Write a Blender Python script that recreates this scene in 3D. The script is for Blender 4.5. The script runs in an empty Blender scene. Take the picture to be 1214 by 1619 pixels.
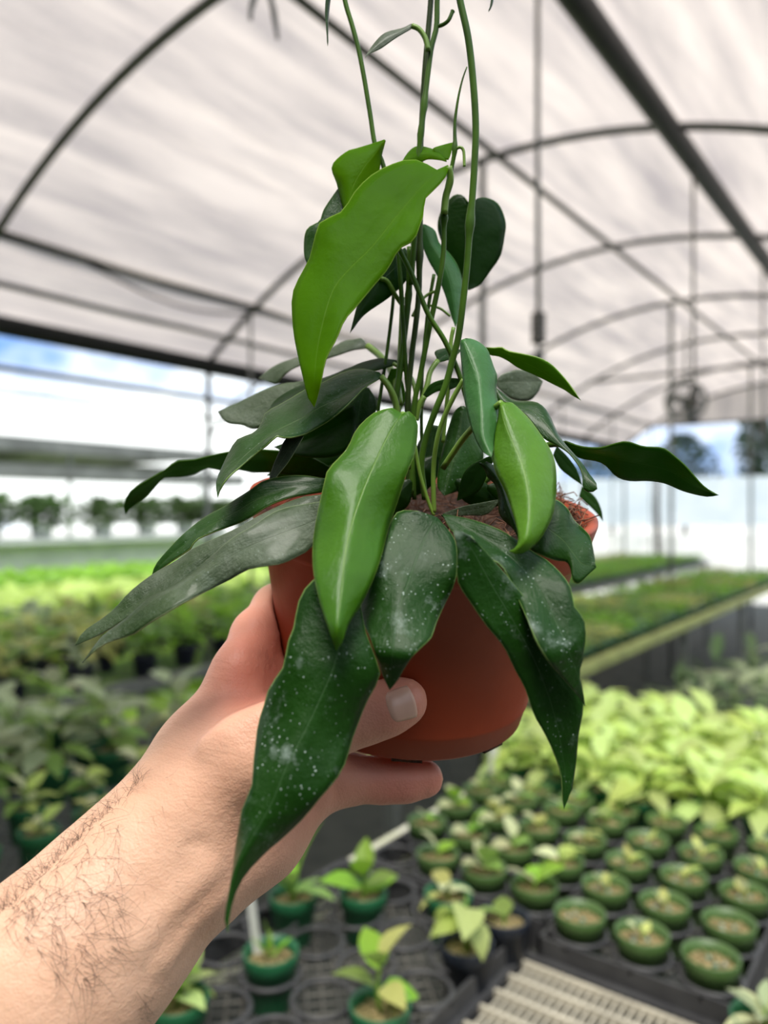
import bpy, bmesh, math, random
import numpy as np
from mathutils import Vector, Matrix
from mathutils.bvhtree import BVHTree

# ---------------------------------------------------------------- camera, sky, sun, exposure
SC = bpy.context.scene
COL = SC.collection
FPX, CX, CY = 1200.0, 607.0, 809.5          # focal length and centre in photo pixels (1214 x 1619)
CAMZ = 1.55
YAW = math.radians(36.6)                     # the house runs along +Y; the camera looks to the left of it
SN, CS = math.sin(YAW), math.cos(YAW)
FWD, RGT, UPV = np.array([-SN, CS, 0.0]), np.array([CS, SN, 0.0]), np.array([0, 0, 1.0])
CAMP = np.array([0, 0, CAMZ])

def W(px, py, d):
    return CAMP + FWD*d + RGT*((px-CX)/FPX*d) + UPV*(-(py-CY)/FPX*d)

def ray_z(px, py, z):                        # the point on the level z behind a photo pixel
    d = (z-CAMZ)*FPX/(-(py-CY)); return W(px, py, d)

cd = bpy.data.cameras.new('camera'); cam = bpy.data.objects.new('camera', cd); COL.objects.link(cam)
cd.sensor_fit = 'VERTICAL'; cd.sensor_height = 36.0; cd.lens = FPX/1619*36.0
cd.clip_start = 0.01; cd.clip_end = 300
cam.location = CAMP; cam.rotation_euler = (math.pi/2, 0, YAW)
cd.dof.use_dof = True; cd.dof.focus_distance = 0.325; cd.dof.aperture_fstop = cd.lens/5.0
SC.camera = cam

world = bpy.data.worlds.new('World'); SC.world = world; world.use_nodes = True
nt = world.node_tree; nt.nodes.clear()
wo = nt.nodes.new('ShaderNodeOutputWorld'); bg = nt.nodes.new('ShaderNodeBackground')
tc = nt.nodes.new('ShaderNodeTexCoord'); mp = nt.nodes.new('ShaderNodeMapping')
mp.inputs['Location'].default_value = (1.3, 0.6, 0.19); mp.inputs['Scale'].default_value = (1, 1, 1.6)
nz = nt.nodes.new('ShaderNodeTexNoise'); nz.inputs['Scale'].default_value = 2.6; nz.inputs['Detail'].default_value = 6
cr = nt.nodes.new('ShaderNodeValToRGB')
cr.color_ramp.elements[0].position = 0.38; cr.color_ramp.elements[0].color = (0.10, 0.36, 0.95, 1)
cr.color_ramp.elements[1].position = 0.52; cr.color_ramp.elements[1].color = (1.66, 1.72, 1.70, 1)
nt.links.new(tc.outputs['Generated'], mp.inputs[0]); nt.links.new(mp.outputs[0], nz.inputs[0])
nt.links.new(nz.outputs[0], cr.inputs[0]); nt.links.new(cr.outputs[0], bg.inputs[0])
bg.inputs[1].default_value = 1.0
nt.links.new(bg.outputs[0], wo.inputs[0])

sl = bpy.data.lights.new('sun', 'SUN'); sl.energy = 3.9; sl.angle = math.radians(24); sl.color = (1.0, 0.95, 0.87)
sun = bpy.data.objects.new('sun', sl); COL.objects.link(sun)
# hazy sun high above, from behind the photographer's right shoulder
SUND = Vector((0.27, -0.42, 1.0)).normalized()
sun.rotation_euler = SUND.to_track_quat('Z', 'Y').to_euler(); sun.location = (3, -2, 8)

SC.view_settings.view_transform = 'Standard'; SC.view_settings.look = 'None'
SC.view_settings.exposure = 0.2; SC.view_settings.gamma = 1.0
SC.view_settings.use_curve_mapping = False
try:
    SC.cycles.use_denoising = True
    SC.cycles.max_bounces = 8; SC.cycles.transparent_max_bounces = 8
    SC.cycles.caustics_reflective = False; SC.cycles.caustics_refractive = False
except Exception:
    pass

# ---------------------------------------------------------------- materials
def nodes_of(m):
    m.use_nodes = True
    n = m.node_tree.nodes; l = m.node_tree.links; n.clear()
    out = n.new('ShaderNodeOutputMaterial'); b = n.new('ShaderNodeBsdfPrincipled')
    l.new(b.outputs[0], out.inputs[0])
    return n, l, b, out

def setp(b, **k):
    names = dict(rough='Roughness', spec='Specular IOR Level', metal='Metallic', sss='Subsurface Weight', coat='Coat Weight',
                 coatr='Coat Roughness', trans='Transmission Weight', sheen='Sheen Weight', emit='Emission Strength')
    for a, v in k.items():
        b.inputs[names[a]].default_value = v

def mix_rgb(n, l, fac, a, b):
    m = n.new('ShaderNodeMix'); m.data_type = 'RGBA'
    for sock, v in ((m.inputs[0], fac), (m.inputs[6], a), (m.inputs[7], b)):
        if hasattr(v, 'links'): l.new(v, sock)
        elif isinstance(v, (int, float)): sock.default_value = v
        else: sock.default_value = (*v, 1)
    return m.outputs[2]

def math_n(n, l, op, a, b=None, clamp=False):
    m = n.new('ShaderNodeMath'); m.operation = op; m.use_clamp = clamp
    for i, v in enumerate((a, b)):
        if v is None: continue
        if hasattr(v, 'links'): l.new(v, m.inputs[i])
        else: m.inputs[i].default_value = v
    return m.outputs[0]

def ramp(n, l, src, p0, p1, c0=(0, 0, 0), c1=(1, 1, 1)):
    r = n.new('ShaderNodeValToRGB'); e = r.color_ramp.elements
    e[0].position = p0; e[0].color = (*c0, 1); e[1].position = p1; e[1].color = (*c1, 1)
    l.new(src, r.inputs[0]); return r.outputs[0]

def noise(n, l, co, scale, detail=3, rough=0.5):
    t = n.new('ShaderNodeTexNoise'); t.inputs['Scale'].default_value = scale; t.inputs['Detail'].default_value = detail
    t.inputs['Roughness'].default_value = rough
    if co is not None: l.new(co, t.inputs['Vector'])
    return t.outputs[0]

def bump(n, l, b, h, strength, dist=0.01):
    bp = n.new('ShaderNodeBump'); bp.inputs['Strength'].default_value = strength; bp.inputs['Distance'].default_value = dist
    l.new(h, bp.inputs['Height']); l.new(bp.outputs[0], b.inputs['Normal']); return bp

def simple(name, c, c2=None, scale=30.0, rough=0.6, bumpv=0.0, metal=0.0, spec=0.5):
    m = bpy.data.materials.new(name); n, l, b, o = nodes_of(m)
    t = n.new('ShaderNodeTexCoord'); co = t.outputs['Object']
    f = noise(n, l, co, scale)
    c2 = c2 or tuple(min(1, x*0.72) for x in c)
    l.new(mix_rgb(n, l, ramp(n, l, f, 0.35, 0.65), c, c2), b.inputs['Base Color'])
    setp(b, rough=rough, metal=metal, spec=spec)
    if bumpv: bump(n, l, b, noise(n, l, co, scale*3), bumpv)
    return m

def leaf_mat(name, base, dark, mid, edge, rough=0.32, transl=0.25, tcol=None, specks=0.0, sheen_tint=0.0, coat=0.25, rnd=0.0, wr=0.25, sp_=0.24):
    m = bpy.data.materials.new(name); n, l, b, o = nodes_of(m)
    t = n.new('ShaderNodeTexCoord'); co = t.outputs['Object']; uv = t.outputs['UV']
    s = n.new('ShaderNodeSeparateXYZ'); l.new(uv, s.inputs[0])
    au = math_n(n, l, 'ABSOLUTE', math_n(n, l, 'SUBTRACT', s.outputs[0], 0.5))        # 0 on the midrib, .5 on the margin
    f = noise(n, l, co, 45, 4)
    c = mix_rgb(n, l, ramp(n, l, f, 0.3, 0.7), base, dark)
    # side veins
    wv = n.new('ShaderNodeTexWave'); wv.inputs['Scale'].default_value = 5.0; wv.inputs['Distortion'].default_value = 2.2
    wv.inputs['Detail'].default_value = 2.0; wv.bands_direction = 'Y'
    cb = n.new('ShaderNodeCombineXYZ'); l.new(s.outputs[0], cb.inputs[0])
    l.new(math_n(n, l, 'SUBTRACT', s.outputs[1], math_n(n, l, 'MULTIPLY', au, 0.7)), cb.inputs[1])
    l.new(cb.outputs[0], wv.inputs['Vector'])
    mr = ramp(n, l, au, 0.003, 0.013, (1, 1, 1), (0, 0, 0))
    c = mix_rgb(n, l, math_n(n, l, 'MULTIPLY', mr, 0.42), c, mid)
    er = ramp(n, l, au, 0.484, 0.497)
    c = mix_rgb(n, l, math_n(n, l, 'MULTIPLY', er, 0.7), c, edge)
    if sheen_tint:
        f2 = noise(n, l, co, 18, 5, 0.65)
        c = mix_rgb(n, l, math_n(n, l, 'MULTIPLY', ramp(n, l, f2, 0.42, 0.7), sheen_tint), c, (0.30, 0.33, 0.27))  # blotchy grey tint painted in for the sky's sheen
    rg = math_n(n, l, 'ADD', rough, math_n(n, l, 'MULTIPLY', noise(n, l, co, 60, 3), 0.12))
    if specks:
        v = n.new('ShaderNodeTexVoronoi'); v.inputs['Scale'].default_value = 620; v.inputs['Randomness'].default_value = 1
        l.new(co, v.inputs['Vector'])
        msk = ramp(n, l, noise(n, l, co, 40, 4, 0.65), 0.44, 0.64)
        sp = ramp(n, l, math_n(n, l, 'ADD', v.outputs['Distance'], math_n(n, l, 'MULTIPLY', noise(n, l, co, 900, 2), 0.35)), 0.24, 0.42, (1, 1, 1), (0, 0, 0))
        sep = n.new('ShaderNodeSeparateXYZ'); l.new(v.outputs['Color'], sep.inputs[0])
        pick = ramp(n, l, sep.outputs[0], 0.48, 0.56)
        k = math_n(n, l, 'MULTIPLY', math_n(n, l, 'MULTIPLY', sp, msk), pick)
        film = math_n(n, l, 'MULTIPLY', ramp(n, l, noise(n, l, co, 70, 6, 0.7), 0.56, 0.72), math_n(n, l, 'MULTIPLY', msk, 0.45))
        k = math_n(n, l, 'MAXIMUM', k, film)
        c = mix_rgb(n, l, math_n(n, l, 'MULTIPLY', k, specks), c, (0.50, 0.60, 0.55))
        rg = math_n(n, l, 'ADD', rg, math_n(n, l, 'MULTIPLY', k, 0.3))
    if rnd:
        oi = n.new('ShaderNodeObjectInfo')
        hs = n.new('ShaderNodeHueSaturation'); l.new(c, hs.inputs['Color'])
        l.new(math_n(n, l, 'ADD', 1-rnd*0.5, math_n(n, l, 'MULTIPLY', oi.outputs['Random'], rnd)), hs.inputs['Value'])
        l.new(math_n(n, l, 'ADD', 0.485, math_n(n, l, 'MULTIPLY', oi.outputs['Random'], 0.03)), hs.inputs['Hue'])
        c = hs.outputs[0]
    l.new(c, b.inputs['Base Color']); l.new(rg, b.inputs['Roughness'])
    setp(b, coat=coat*0.5, coatr=0.15, spec=sp_)
    if wr:
        h = math_n(n, l, 'ADD', math_n(n, l, 'MULTIPLY', wv.outputs[0], 0.06), math_n(n, l, 'MULTIPLY', noise(n, l, co, 210, 6, 0.68), 1.5))
        h = math_n(n, l, 'ADD', h, math_n(n, l, 'MULTIPLY', noise(n, l, co, 38, 2, 0.5), 4.0))
        h = math_n(n, l, 'SUBTRACT', h, math_n(n, l, 'MULTIPLY', mr, 0.5))
        bump(n, l, b, h, wr*1.15, 0.0016)
    if transl:
        tr = n.new('ShaderNodeBsdfTranslucent'); tcol = tcol or base
        tr.inputs['Color'].default_value = (*tcol, 1)
        mx = n.new('ShaderNodeMixShader'); mx.inputs[0].default_value = transl
        l.new(b.outputs[0], mx.inputs[1]); l.new(tr.outputs[0], mx.inputs[2]); l.new(mx.outputs[0], o.inputs[0])
    return m

M = {}
M['young'] = leaf_mat('young_leaf', (0.058, 0.175, 0.006), (0.040, 0.135, 0.005), (0.25, 0.42, 0.06), (0.35, 0.5, 0.10), 0.24, 0.32, (0.26, 0.48, 0.004))
M['lightleaf'] = leaf_mat('light_leaf', (0.11, 0.27, 0.016), (0.08, 0.21, 0.012), (0.28, 0.46, 0.08), (0.38, 0.52, 0.12), 0.27, 0.28, (0.30, 0.52, 0.02))
M['upper'] = leaf_mat('upper_leaf', (0.065, 0.19, 0.001), (0.048, 0.145, 0.001), (0.16, 0.30, 0.03), (0.30, 0.45, 0.08), 0.36, 0.5, (0.40, 0.56, 0.002), coat=0.0, sp_=0.05)
M['bluegreen'] = leaf_mat('blue_green_leaf', (0.055, 0.18, 0.045), (0.04, 0.14, 0.03), (0.22, 0.42, 0.18), (0.25, 0.42, 0.15), 0.32, 0.22, (0.12, 0.30, 0.03))
M['mature'] = leaf_mat('mature_leaf', (0.016, 0.060, 0.006), (0.011, 0.042, 0.004), (0.10, 0.17, 0.05), (0.25, 0.38, 0.10), 0.28, 0.14, (0.07, 0.19, 0.003), specks=0.25, sp_=0.20)
M['old'] = leaf_mat('spotted_leaf', (0.012, 0.050, 0.005), (0.007, 0.034, 0.003), (0.06, 0.12, 0.05), (0.22, 0.35, 0.10), 0.26, 0.06, specks=0.9, sp_=0.17, coat=0.08, wr=0.32)
M['sheenleaf'] = leaf_mat('sheen_tinted_leaf', (0.030, 0.060, 0.016), (0.020, 0.042, 0.011), (0.12, 0.16, 0.09), (0.28, 0.36, 0.18), 0.36, 0.10, (0.06, 0.14, 0.02), sheen_tint=0.30, specks=0.3, wr=0.42)  # grey patches put the sky's sheen into the leaf colour
M['darkleaf'] = leaf_mat('dark_leaf', (0.009, 0.036, 0.003), (0.006, 0.024, 0.002), (0.03, 0.08, 0.012), (0.08, 0.17, 0.02), 0.36, 0.36, (0.10, 0.27, 0.003), sp_=0.15)
M['stem'] = simple('stem_green', (0.055, 0.125, 0.010), (0.032, 0.075, 0.008), 60, 0.42, spec=0.2)
M['stemdark'] = simple('stem_dark', (0.030, 0.055, 0.008), (0.018, 0.034, 0.006), 60, 0.42, spec=0.2)
M['stemlight'] = simple('stem_light', (0.17, 0.29, 0.04), (0.12, 0.22, 0.03), 60, 0.42)
M['pot'] = simple('brown_plastic', (0.36, 0.064, 0.024), (0.31, 0.052, 0.019), 25, 0.5, 0.03, spec=0.22)
M['coir'] = simple('coir', (0.10, 0.042, 0.020), (0.022, 0.011, 0.006), 120, 0.95, 0.9)
M['fiber'] = simple('coir_fiber', (0.23, 0.10, 0.05), (0.11, 0.05, 0.03), 50, 0.8)
# skin
m = bpy.data.materials.new('skin'); n, l, b, o = nodes_of(m); t = n.new('ShaderNodeTexCoord'); co = t.outputs['Object']
at = n.new('ShaderNodeAttribute'); at.attribute_name = 'flush'
c = mix_rgb(n, l, ramp(n, l, noise(n, l, co, 35, 4), 0.3, 0.7), (0.69, 0.43, 0.295), (0.64, 0.375, 0.245))
c = mix_rgb(n, l, at.outputs['Fac'], c, (0.78, 0.29, 0.21))
c = mix_rgb(n, l, math_n(n, l, 'MULTIPLY', ramp(n, l, noise(n, l, co, 190, 2), 0.68, 0.80), 0.22), c, (0.55, 0.27, 0.16))
l.new(c, b.inputs['Base Color']); setp(b, rough=0.46, sss=0.12, spec=0.4)
b.inputs['Subsurface Radius'].default_value = (0.012, 0.004, 0.002); b.inputs['Subsurface Scale'].default_value = 0.5
vv = n.new('ShaderNodeTexVoronoi'); vv.inputs['Scale'].default_value = 900; l.new(co, vv.inputs['Vector'])
mpk = n.new('ShaderNodeMapping'); l.new(co, mpk.inputs[0]); mpk.inputs['Rotation'].default_value = (0.2, 0.5, -0.64); mpk.inputs['Scale'].default_value = (22, 160, 150)
fold = noise(n, l, mpk.outputs[0], 1.0, 4, 0.6)
hgt = math_n(n, l, 'ADD', noise(n, l, co, 260, 5, 0.65), math_n(n, l, 'MULTIPLY', vv.outputs['Distance'], 0.5))
bump(n, l, b, math_n(n, l, 'ADD', hgt, math_n(n, l, 'MULTIPLY', fold, 3.0)), 0.20, 0.0013)
M['skin'] = m
M['nail'] = simple('nail', (0.80, 0.50, 0.38), (0.76, 0.45, 0.34), 60, 0.3)
M['hair'] = simple('hair', (0.055, 0.030, 0.018), (0.03, 0.018, 0.012), 60, 0.5)
# greenhouse
m = bpy.data.materials.new('shade_cloth'); n, l, b, o = nodes_of(m); t = n.new('ShaderNodeTexCoord')
uvs = n.new('ShaderNodeMapping'); l.new(t.outputs['UV'], uvs.inputs[0]); uvs.inputs['Scale'].default_value = (1.0, 0.10, 1)
st = noise(n, l, uvs.outputs[0], 34, 5, 0.6)
uv2 = n.new('ShaderNodeMapping'); l.new(t.outputs['UV'], uv2.inputs[0]); uv2.inputs['Scale'].default_value = (1.0, 0.25, 1)
st2 = noise(n, l, uv2.outputs[0], 7, 3, 0.5)
wvv = n.new('ShaderNodeTexNoise'); wvv.inputs['Scale'].default_value = 240; l.new(t.outputs['UV'], wvv.inputs['Vector'])
k = math_n(n, l, 'ADD', math_n(n, l, 'MULTIPLY', st, 0.62), math_n(n, l, 'ADD', math_n(n, l, 'MULTIPLY', st2, 0.30), math_n(n, l, 'MULTIPLY', wvv.outputs[0], 0.08)))
cc = ramp(n, l, k, 0.36, 0.62, (0.35, 0.31, 0.30), (0.66, 0.575, 0.515))
tr = n.new('ShaderNodeBsdfTranslucent'); df = n.new('ShaderNodeBsdfDiffuse'); mx = n.new('ShaderNodeMixShader')
l.new(cc, tr.inputs[0]); l.new(cc, df.inputs[0]); mx.inputs[0].default_value = 0.35
l.new(tr.outputs[0], mx.inputs[1]); l.new(df.outputs[0], mx.inputs[2]); l.new(mx.outputs[0], o.inputs[0]); n.remove(b)
M['cloth'] = m
M['blackpipe'] = simple('black_pipe', (0.010, 0.012, 0.011), (0.016, 0.018, 0.016), 12, 0.5)
M['steel'] = simple('galvanised', (0.20, 0.21, 0.19), (0.13, 0.14, 0.125), 14, 0.55, metal=0.2)
M['hoop'] = simple('hoop_pipe', (0.055, 0.062, 0.052), (0.08, 0.085, 0.075), 9, 0.6)
M['hose'] = simple('grey_hose', (0.21, 0.20, 0.17), (0.15, 0.145, 0.125), 14, 0.6)
M['weight'] = simple('weight_grey', (0.14, 0.125, 0.105), (0.10, 0.09, 0.075), 40, 0.7)
M['blacknet'] = simple('black_fabric', (0.008, 0.009, 0.008), (0.014, 0.016, 0.014), 40, 0.9)
M['dimwall'] = simple('dim_wall_dark', (0.10, 0.10, 0.085), (0.13, 0.125, 0.11), 20, 0.9)  # for the unseen walls added to dim reflections
M['floor'] = simple('weed_mat', (0.040, 0.044, 0.036), (0.065, 0.068, 0.055), 6, 0.85, 0.2)
M['whiterail'] = simple('pale_rail', (0.80, 0.79, 0.66), (0.62, 0.64, 0.42), 9, 0.5)
M['yellowrail'] = simple('mossy_rail', (0.42, 0.47, 0.15), (0.30, 0.33, 0.11), 9, 0.6)
M['grating'] = simple('grating_beige', (0.50, 0.46, 0.36), (0.36, 0.33, 0.26), 12, 0.55)
M['wire'] = simple('bench_wire', (0.17, 0.16, 0.14), (0.10, 0.10, 0.09), 12, 0.6)
M['traypl'] = simple('tray_plastic', (0.055, 0.055, 0.056), (0.035, 0.035, 0.037), 20, 0.5)
M['potgreen'] = simple('green_plastic', (0.018, 0.13, 0.050), (0.012, 0.10, 0.038), 20, 0.4)
M['potolive'] = simple('olive_plastic', (0.070, 0.135, 0.035), (0.050, 0.105, 0.026), 20, 0.45)
M['potblack'] = simple('black_plastic', (0.010, 0.014, 0.024), (0.014, 0.018, 0.028), 20, 0.45)
M['gravel'] = simple('gravel', (0.36, 0.27, 0.13), (0.12, 0.11, 0.035), 160, 0.8)
M['pellet'] = simple('fertiliser', (0.03, 0.22, 0.15), (0.35, 0.34, 0.25), 90, 0.5)
M['white'] = simple('white_paint', (0.75, 0.76, 0.74), (0.62, 0.64, 0.62), 3, 0.6)
M['tagwhite'] = simple('tag_white', (0.80, 0.80, 0.76), (0.7, 0.7, 0.66), 20, 0.5)
M['wallgrey'] = simple('blue_grey_wall', (0.50, 0.55, 0.58), (0.42, 0.48, 0.51), 1.5, 0.7)
M['shadegrey'] = simple('shade_grey', (0.20, 0.20, 0.20), (0.12, 0.12, 0.12), 2.5, 0.9)
M['gravelyard'] = simple('pale_yard', (0.62, 0.60, 0.54), (0.48, 0.47, 0.42), 1.3, 0.9)
M['grass'] = simple('grass', (0.26, 0.42, 0.045), (0.17, 0.31, 0.03), 2.2, 0.9, 0.3)
M['bark'] = simple('bark', (0.06, 0.05, 0.04), (0.035, 0.03, 0.024), 9, 0.9)
def bgleaf(name, c, k=0.75, tr=0.3):
    return leaf_mat(name, c, tuple(x*k for x in c), tuple(min(1, x*1.6) for x in c), tuple(min(1, x*1.3) for x in c), 0.45, tr, tuple(min(1, x*1.5) for x in c), rnd=0.5, coat=0.1, wr=0.0)
M['bg_lime'] = bgleaf('lime_leaf', (0.50, 0.63, 0.16))
M['bg_lime2'] = bgleaf('pale_lime_leaf', (0.50, 0.62, 0.22))
M['bg_bright'] = bgleaf('bright_leaf', (0.26, 0.48, 0.045))
M['bg_mid'] = bgleaf('mid_leaf', (0.23, 0.36, 0.08))
M['bg_grey'] = bgleaf('grey_leaf', (0.36, 0.42, 0.24))
M['bg_yellow'] = bgleaf('yellow_leaf', (0.52, 0.54, 0.17))
M['bg_dark'] = bgleaf('shade_leaf', (0.10, 0.16, 0.06))
M['bg_tree'] = bgleaf('tree_leaf', (0.030, 0.055, 0.028))
M['bg_pale'] = bgleaf('variegated_leaf', (0.58, 0.61, 0.34))

# ---------------------------------------------------------------- helpers
ORG = {}
def empty(name, loc, label=None, cat=None, group=None):
    o = bpy.data.objects.new(name, None); COL.objects.link(o); o.location = loc; o.empty_display_size = 0.05
    ORG[o] = np.array(loc, float)
    return tag(o, label, cat, group)

def tag(o, label=None, cat=None, group=None, kind=None):
    if label: o['label'] = label
    if cat: o['category'] = cat
    if group: o['group'] = group
    if kind: o['kind'] = kind
    return o

def mesh_of(name, V, F, mat=None, smooth=True, uv=None):
    me = bpy.data.meshes.new(name); me.from_pydata([tuple(map(float, v)) for v in V], [], [tuple(int(i) for i in f) for f in F])
    if uv is not None:
        ul = me.uv_layers.new(name='UVMap')
        li = np.zeros(len(me.loops), dtype=np.int32); me.loops.foreach_get('vertex_index', li)
        ul.data.foreach_set('uv', np.asarray(uv, dtype=np.float32)[li].ravel())
    if smooth: me.polygons.foreach_set('use_smooth', [True]*len(me.polygons))
    if mat is not None: me.materials.append(M[mat] if isinstance(mat, str) else mat)
    me.update(); return me

def put(name, me, parent=None, loc=None, rot=None, scale=None):
    o = bpy.data.objects.new(name, me); COL.objects.link(o)
    if parent is not None: o.parent = parent
    if loc is not None: o.location = loc
    if rot is not None: o.rotation_euler = rot
    if scale is not None: o.scale = scale if hasattr(scale, '__len__') else (scale,)*3
    return o

def obj(name, V, F, mat, parent=None, smooth=True, uv=None):
    """mesh from world points; under a parent the points are stored relative to the parent's origin"""
    V = np.asarray(V, float)
    org = ORG.get(parent, np.zeros(3)) if parent is not None else V.mean(0)*0
    o = put(name, mesh_of(name, V-org, F, mat, smooth, uv), parent)
    ORG[o] = org
    return o

class MB:
    def __init__(s): s.V = []; s.F = []
    def add(s, V, F):
        k = len(s.V); s.V += [tuple(v) for v in V]; s.F += [tuple(i+k for i in f) for f in F]; return s
    def box(s, a, b):
        (x0, y0, z0), (x1, y1, z1) = a, b
        return s.add([(x0,y0,z0),(x1,y0,z0),(x1,y1,z0),(x0,y1,z0),(x0,y0,z1),(x1,y0,z1),(x1,y1,z1),(x0,y1,z1)],
                     [(0,3,2,1),(4,5,6,7),(0,1,5,4),(1,2,6,5),(2,3,7,6),(3,0,4,7)])
    def tube(s, P, r, n=8, cap=True):
        return s.add(*tube(P, r, n, cap))
    def lathe(s, prof, n=24, c=(0, 0, 0)):
        V = []; F = []
        for (r, z) in prof:
            for i in range(n):
                a = 2*math.pi*i/n; V.append((c[0]+r*math.cos(a), c[1]+r*math.sin(a), c[2]+z))
        for j in range(len(prof)-1):
            for i in range(n):
                i2 = (i+1) % n; F.append((j*n+i, j*n+i2, (j+1)*n+i2, (j+1)*n+i))
        return s.add(V, F)
    def obj(s, name, mat, parent=None, smooth=True): return obj(name, s.V, s.F, mat, parent, smooth)

def tube(P, r, n=8, cap=True):
    P = np.asarray(P, float); m = len(P)
    r = np.full(m, r, float) if np.isscalar(r) else np.asarray(r, float)
    T = np.gradient(P, axis=0); T /= np.linalg.norm(T, axis=1)[:, None]+1e-12
    a = np.array([0, 0, 1.0]) if abs(T[0][2]) < 0.9 else np.array([1.0, 0, 0])
    N = np.cross(T[0], a); N /= np.linalg.norm(N)
    V = []; F = []
    for i in range(m):
        N = N-T[i]*N.dot(T[i]); N /= np.linalg.norm(N)+1e-12; B = np.cross(T[i], N)
        for k in range(n):
            an = 2*math.pi*k/n; V.append(P[i]+r[i]*(N*math.cos(an)+B*math.sin(an)))
    for i in range(m-1):
        for k in range(n):
            k2 = (k+1) % n; F.append((i*n+k, i*n+k2, (i+1)*n+k2, (i+1)*n+k))
    if cap:
        F.append(tuple(range(n-1, -1, -1))); F.append(tuple((m-1)*n+k for k in range(n)))
    return V, F

def catmull(P, N):
    """resample a polyline smoothly, evenly in arc length"""
    P = np.asarray(P, float)
    if len(P) == 1: return np.repeat(P, N, 0)
    Q = np.vstack([2*P[0]-P[1], P, 2*P[-1]-P[-2]]); out = []
    for i in range(1, len(Q)-2):
        for t in np.linspace(0, 1, 12, endpoint=False):
            a, b, c, d = Q[i-1], Q[i], Q[i+1], Q[i+2]
            out.append(0.5*((2*b)+(c-a)*t+(2*a-5*b+4*c-d)*t*t+(3*b-a-3*c+d)*t**3))
    out.append(P[-1]); out = np.array(out)
    s = np.r_[0, np.cumsum(np.linalg.norm(np.diff(out, axis=0), axis=1))]
    s = s/(s[-1]+1e-12); t = np.linspace(0, 1, N)
    return np.stack([np.interp(t, s, out[:, k]) for k in range(out.shape[1])], 1)

# ================================================================ the house: floor, hoops, cloth, rails
XC = -2.0                                              # ridge line
def arch_z(x):
    u = x-XC; return CAMZ+1.97-0.1409*u*u-0.00176*u**4
def struct(name, mb, mat, smooth=True, label=None):
    o = mb.obj(name, mat, None, smooth); o['kind'] = 'structure'
    if label: o['label'] = label
    return o

g = MB(); g.add([(-60,-30,-0.03),(60,-30,-0.03),(60,90,-0.03),(-60,90,-0.03)], [(0,1,2,3)])
struct('ground', g, 'gravelyard', False, 'pale gravel yard around the greenhouse')
g = MB(); g.box((-4.7,-3.0,-0.025), (2.4,14.0,0.0)); struct('floor', g, 'floor', False, 'dark weed-mat floor of the greenhouse')
g = MB(); g.box((-22,-2,-0.025), (-4.75,13.5,0.02)); struct('lawn', g, 'grass', False, 'bright sunlit grass outside the open side')

# shade cloth over the hoops: a shallow sag between hoops and long folds
HY = [0.14+1.8*k for k in range(-1, 8)]
def cloth():
    nx, ny = 150, 150; V = []; uv = []; rng = np.random.default_rng(3)
    ph = rng.uniform(0, 6.28, 8); fr = rng.uniform(9, 38, 8); am = rng.uniform(0.002, 0.006, 8)
    xs = np.linspace(XC-2.42, -0.40, nx); ys = np.linspace(-1.7, 12.8, ny)
    for y in ys:
        s = abs(math.sin(math.pi*(y-0.14)/1.8))
        for x in xs:
            f = sum(a*math.sin(w*(x+0.05*math.sin(y*1.7))+p+0.5*y*math.sin(p)) for a, w, p in zip(am, fr, ph))
            V.append((x, y, arch_z(x)+0.035-0.02*s+f*(0.35+0.65*s))); uv.append(((x-XC)/4.84+0.5, (y+1.7)/4.84))
    F = [(j*nx+i, j*nx+i+1, (j+1)*nx+i+1, (j+1)*nx+i) for j in range(ny-1) for i in range(nx-1)]
    o = obj('ceiling', V, F, 'cloth', None, True, uv); tag(o, 'pale pinkish shade cloth stretched over the curved hoops', kind='structure')
    V = []; uv = []; F = []; n = 40
    for i in range(n):
        x = XC-2.2+4.4*i/(n-1); zt = arch_z(x)+0.03; V += [(x, 12.76, CAMZ+1.40), (x, 12.76, max(zt, CAMZ+1.41))]
        uv += [(i/n*2, 0), (i/n*2, 0.2)]
        if i: F.append((2*i-2, 2*i, 2*i+1, 2*i-1))
    o = obj('wall_end', V, F, 'cloth', None, False, uv); tag(o, 'shade cloth closing the far gable end', kind='structure')
cloth()

g = MB(); g.box((-4.4,-2.06,0.0), (2.5,-2.0,3.25)); struct('dimmer_wall_back', g, 'dimwall', False, 'unseen dark wall added behind the photographer to dim reflections')  # added out of view, to darken what the leaves mirror
g = MB(); g.box((2.5,-2.0,0.0), (2.56,13.0,2.3)); struct('dimmer_wall_right', g, 'dimwall', False, 'unseen dark wall added on the right to dim reflections')  # added out of view; blocks low sky, lets the sun pass above
for y in HY:
    xs = np.linspace(XC-2.4, XC+2.4, 48)
    mb = MB(); mb.tube([(x, y, arch_z(x)) for x in xs], 0.021, 8); struct('roof_hoop', mb, 'hoop', label='bent pipe hoop carrying the shade cloth')
def run(name, x, z, r, mat, y0=-1.6, y1=12.75, n=8, label=None):
    mb = MB(); mb.tube([(x, y, z) for y in np.linspace(y0, y1, 12)], r, n); return struct(name, mb, mat, label=label)
run('roof_purlin', -1.97, arch_z(-1.97)-0.03, 0.019, 'hoop', label='ridge purlin under the hoops')
run('supply_pipe', -1.05, CAMZ+1.80, 0.050, 'blackpipe', n=12, label='thick black water pipe hung under the roof')
run('roof_purlin', -3.95, CAMZ+1.45, 0.030, 'blackpipe', label='black side purlin')
run('roof_purlin', -4.20, CAMZ+1.26, 0.018, 'hoop', label='thin side purlin above the rolled curtain')
run('rolled_curtain', -4.40, CAMZ+1.08, 0.060, 'blacknet', n=12, label='black side curtain rolled up along the eave')
run('side_rail', -4.42, CAMZ+0.84, 0.018, 'steel', label='side rail below the rolled curtain')
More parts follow.
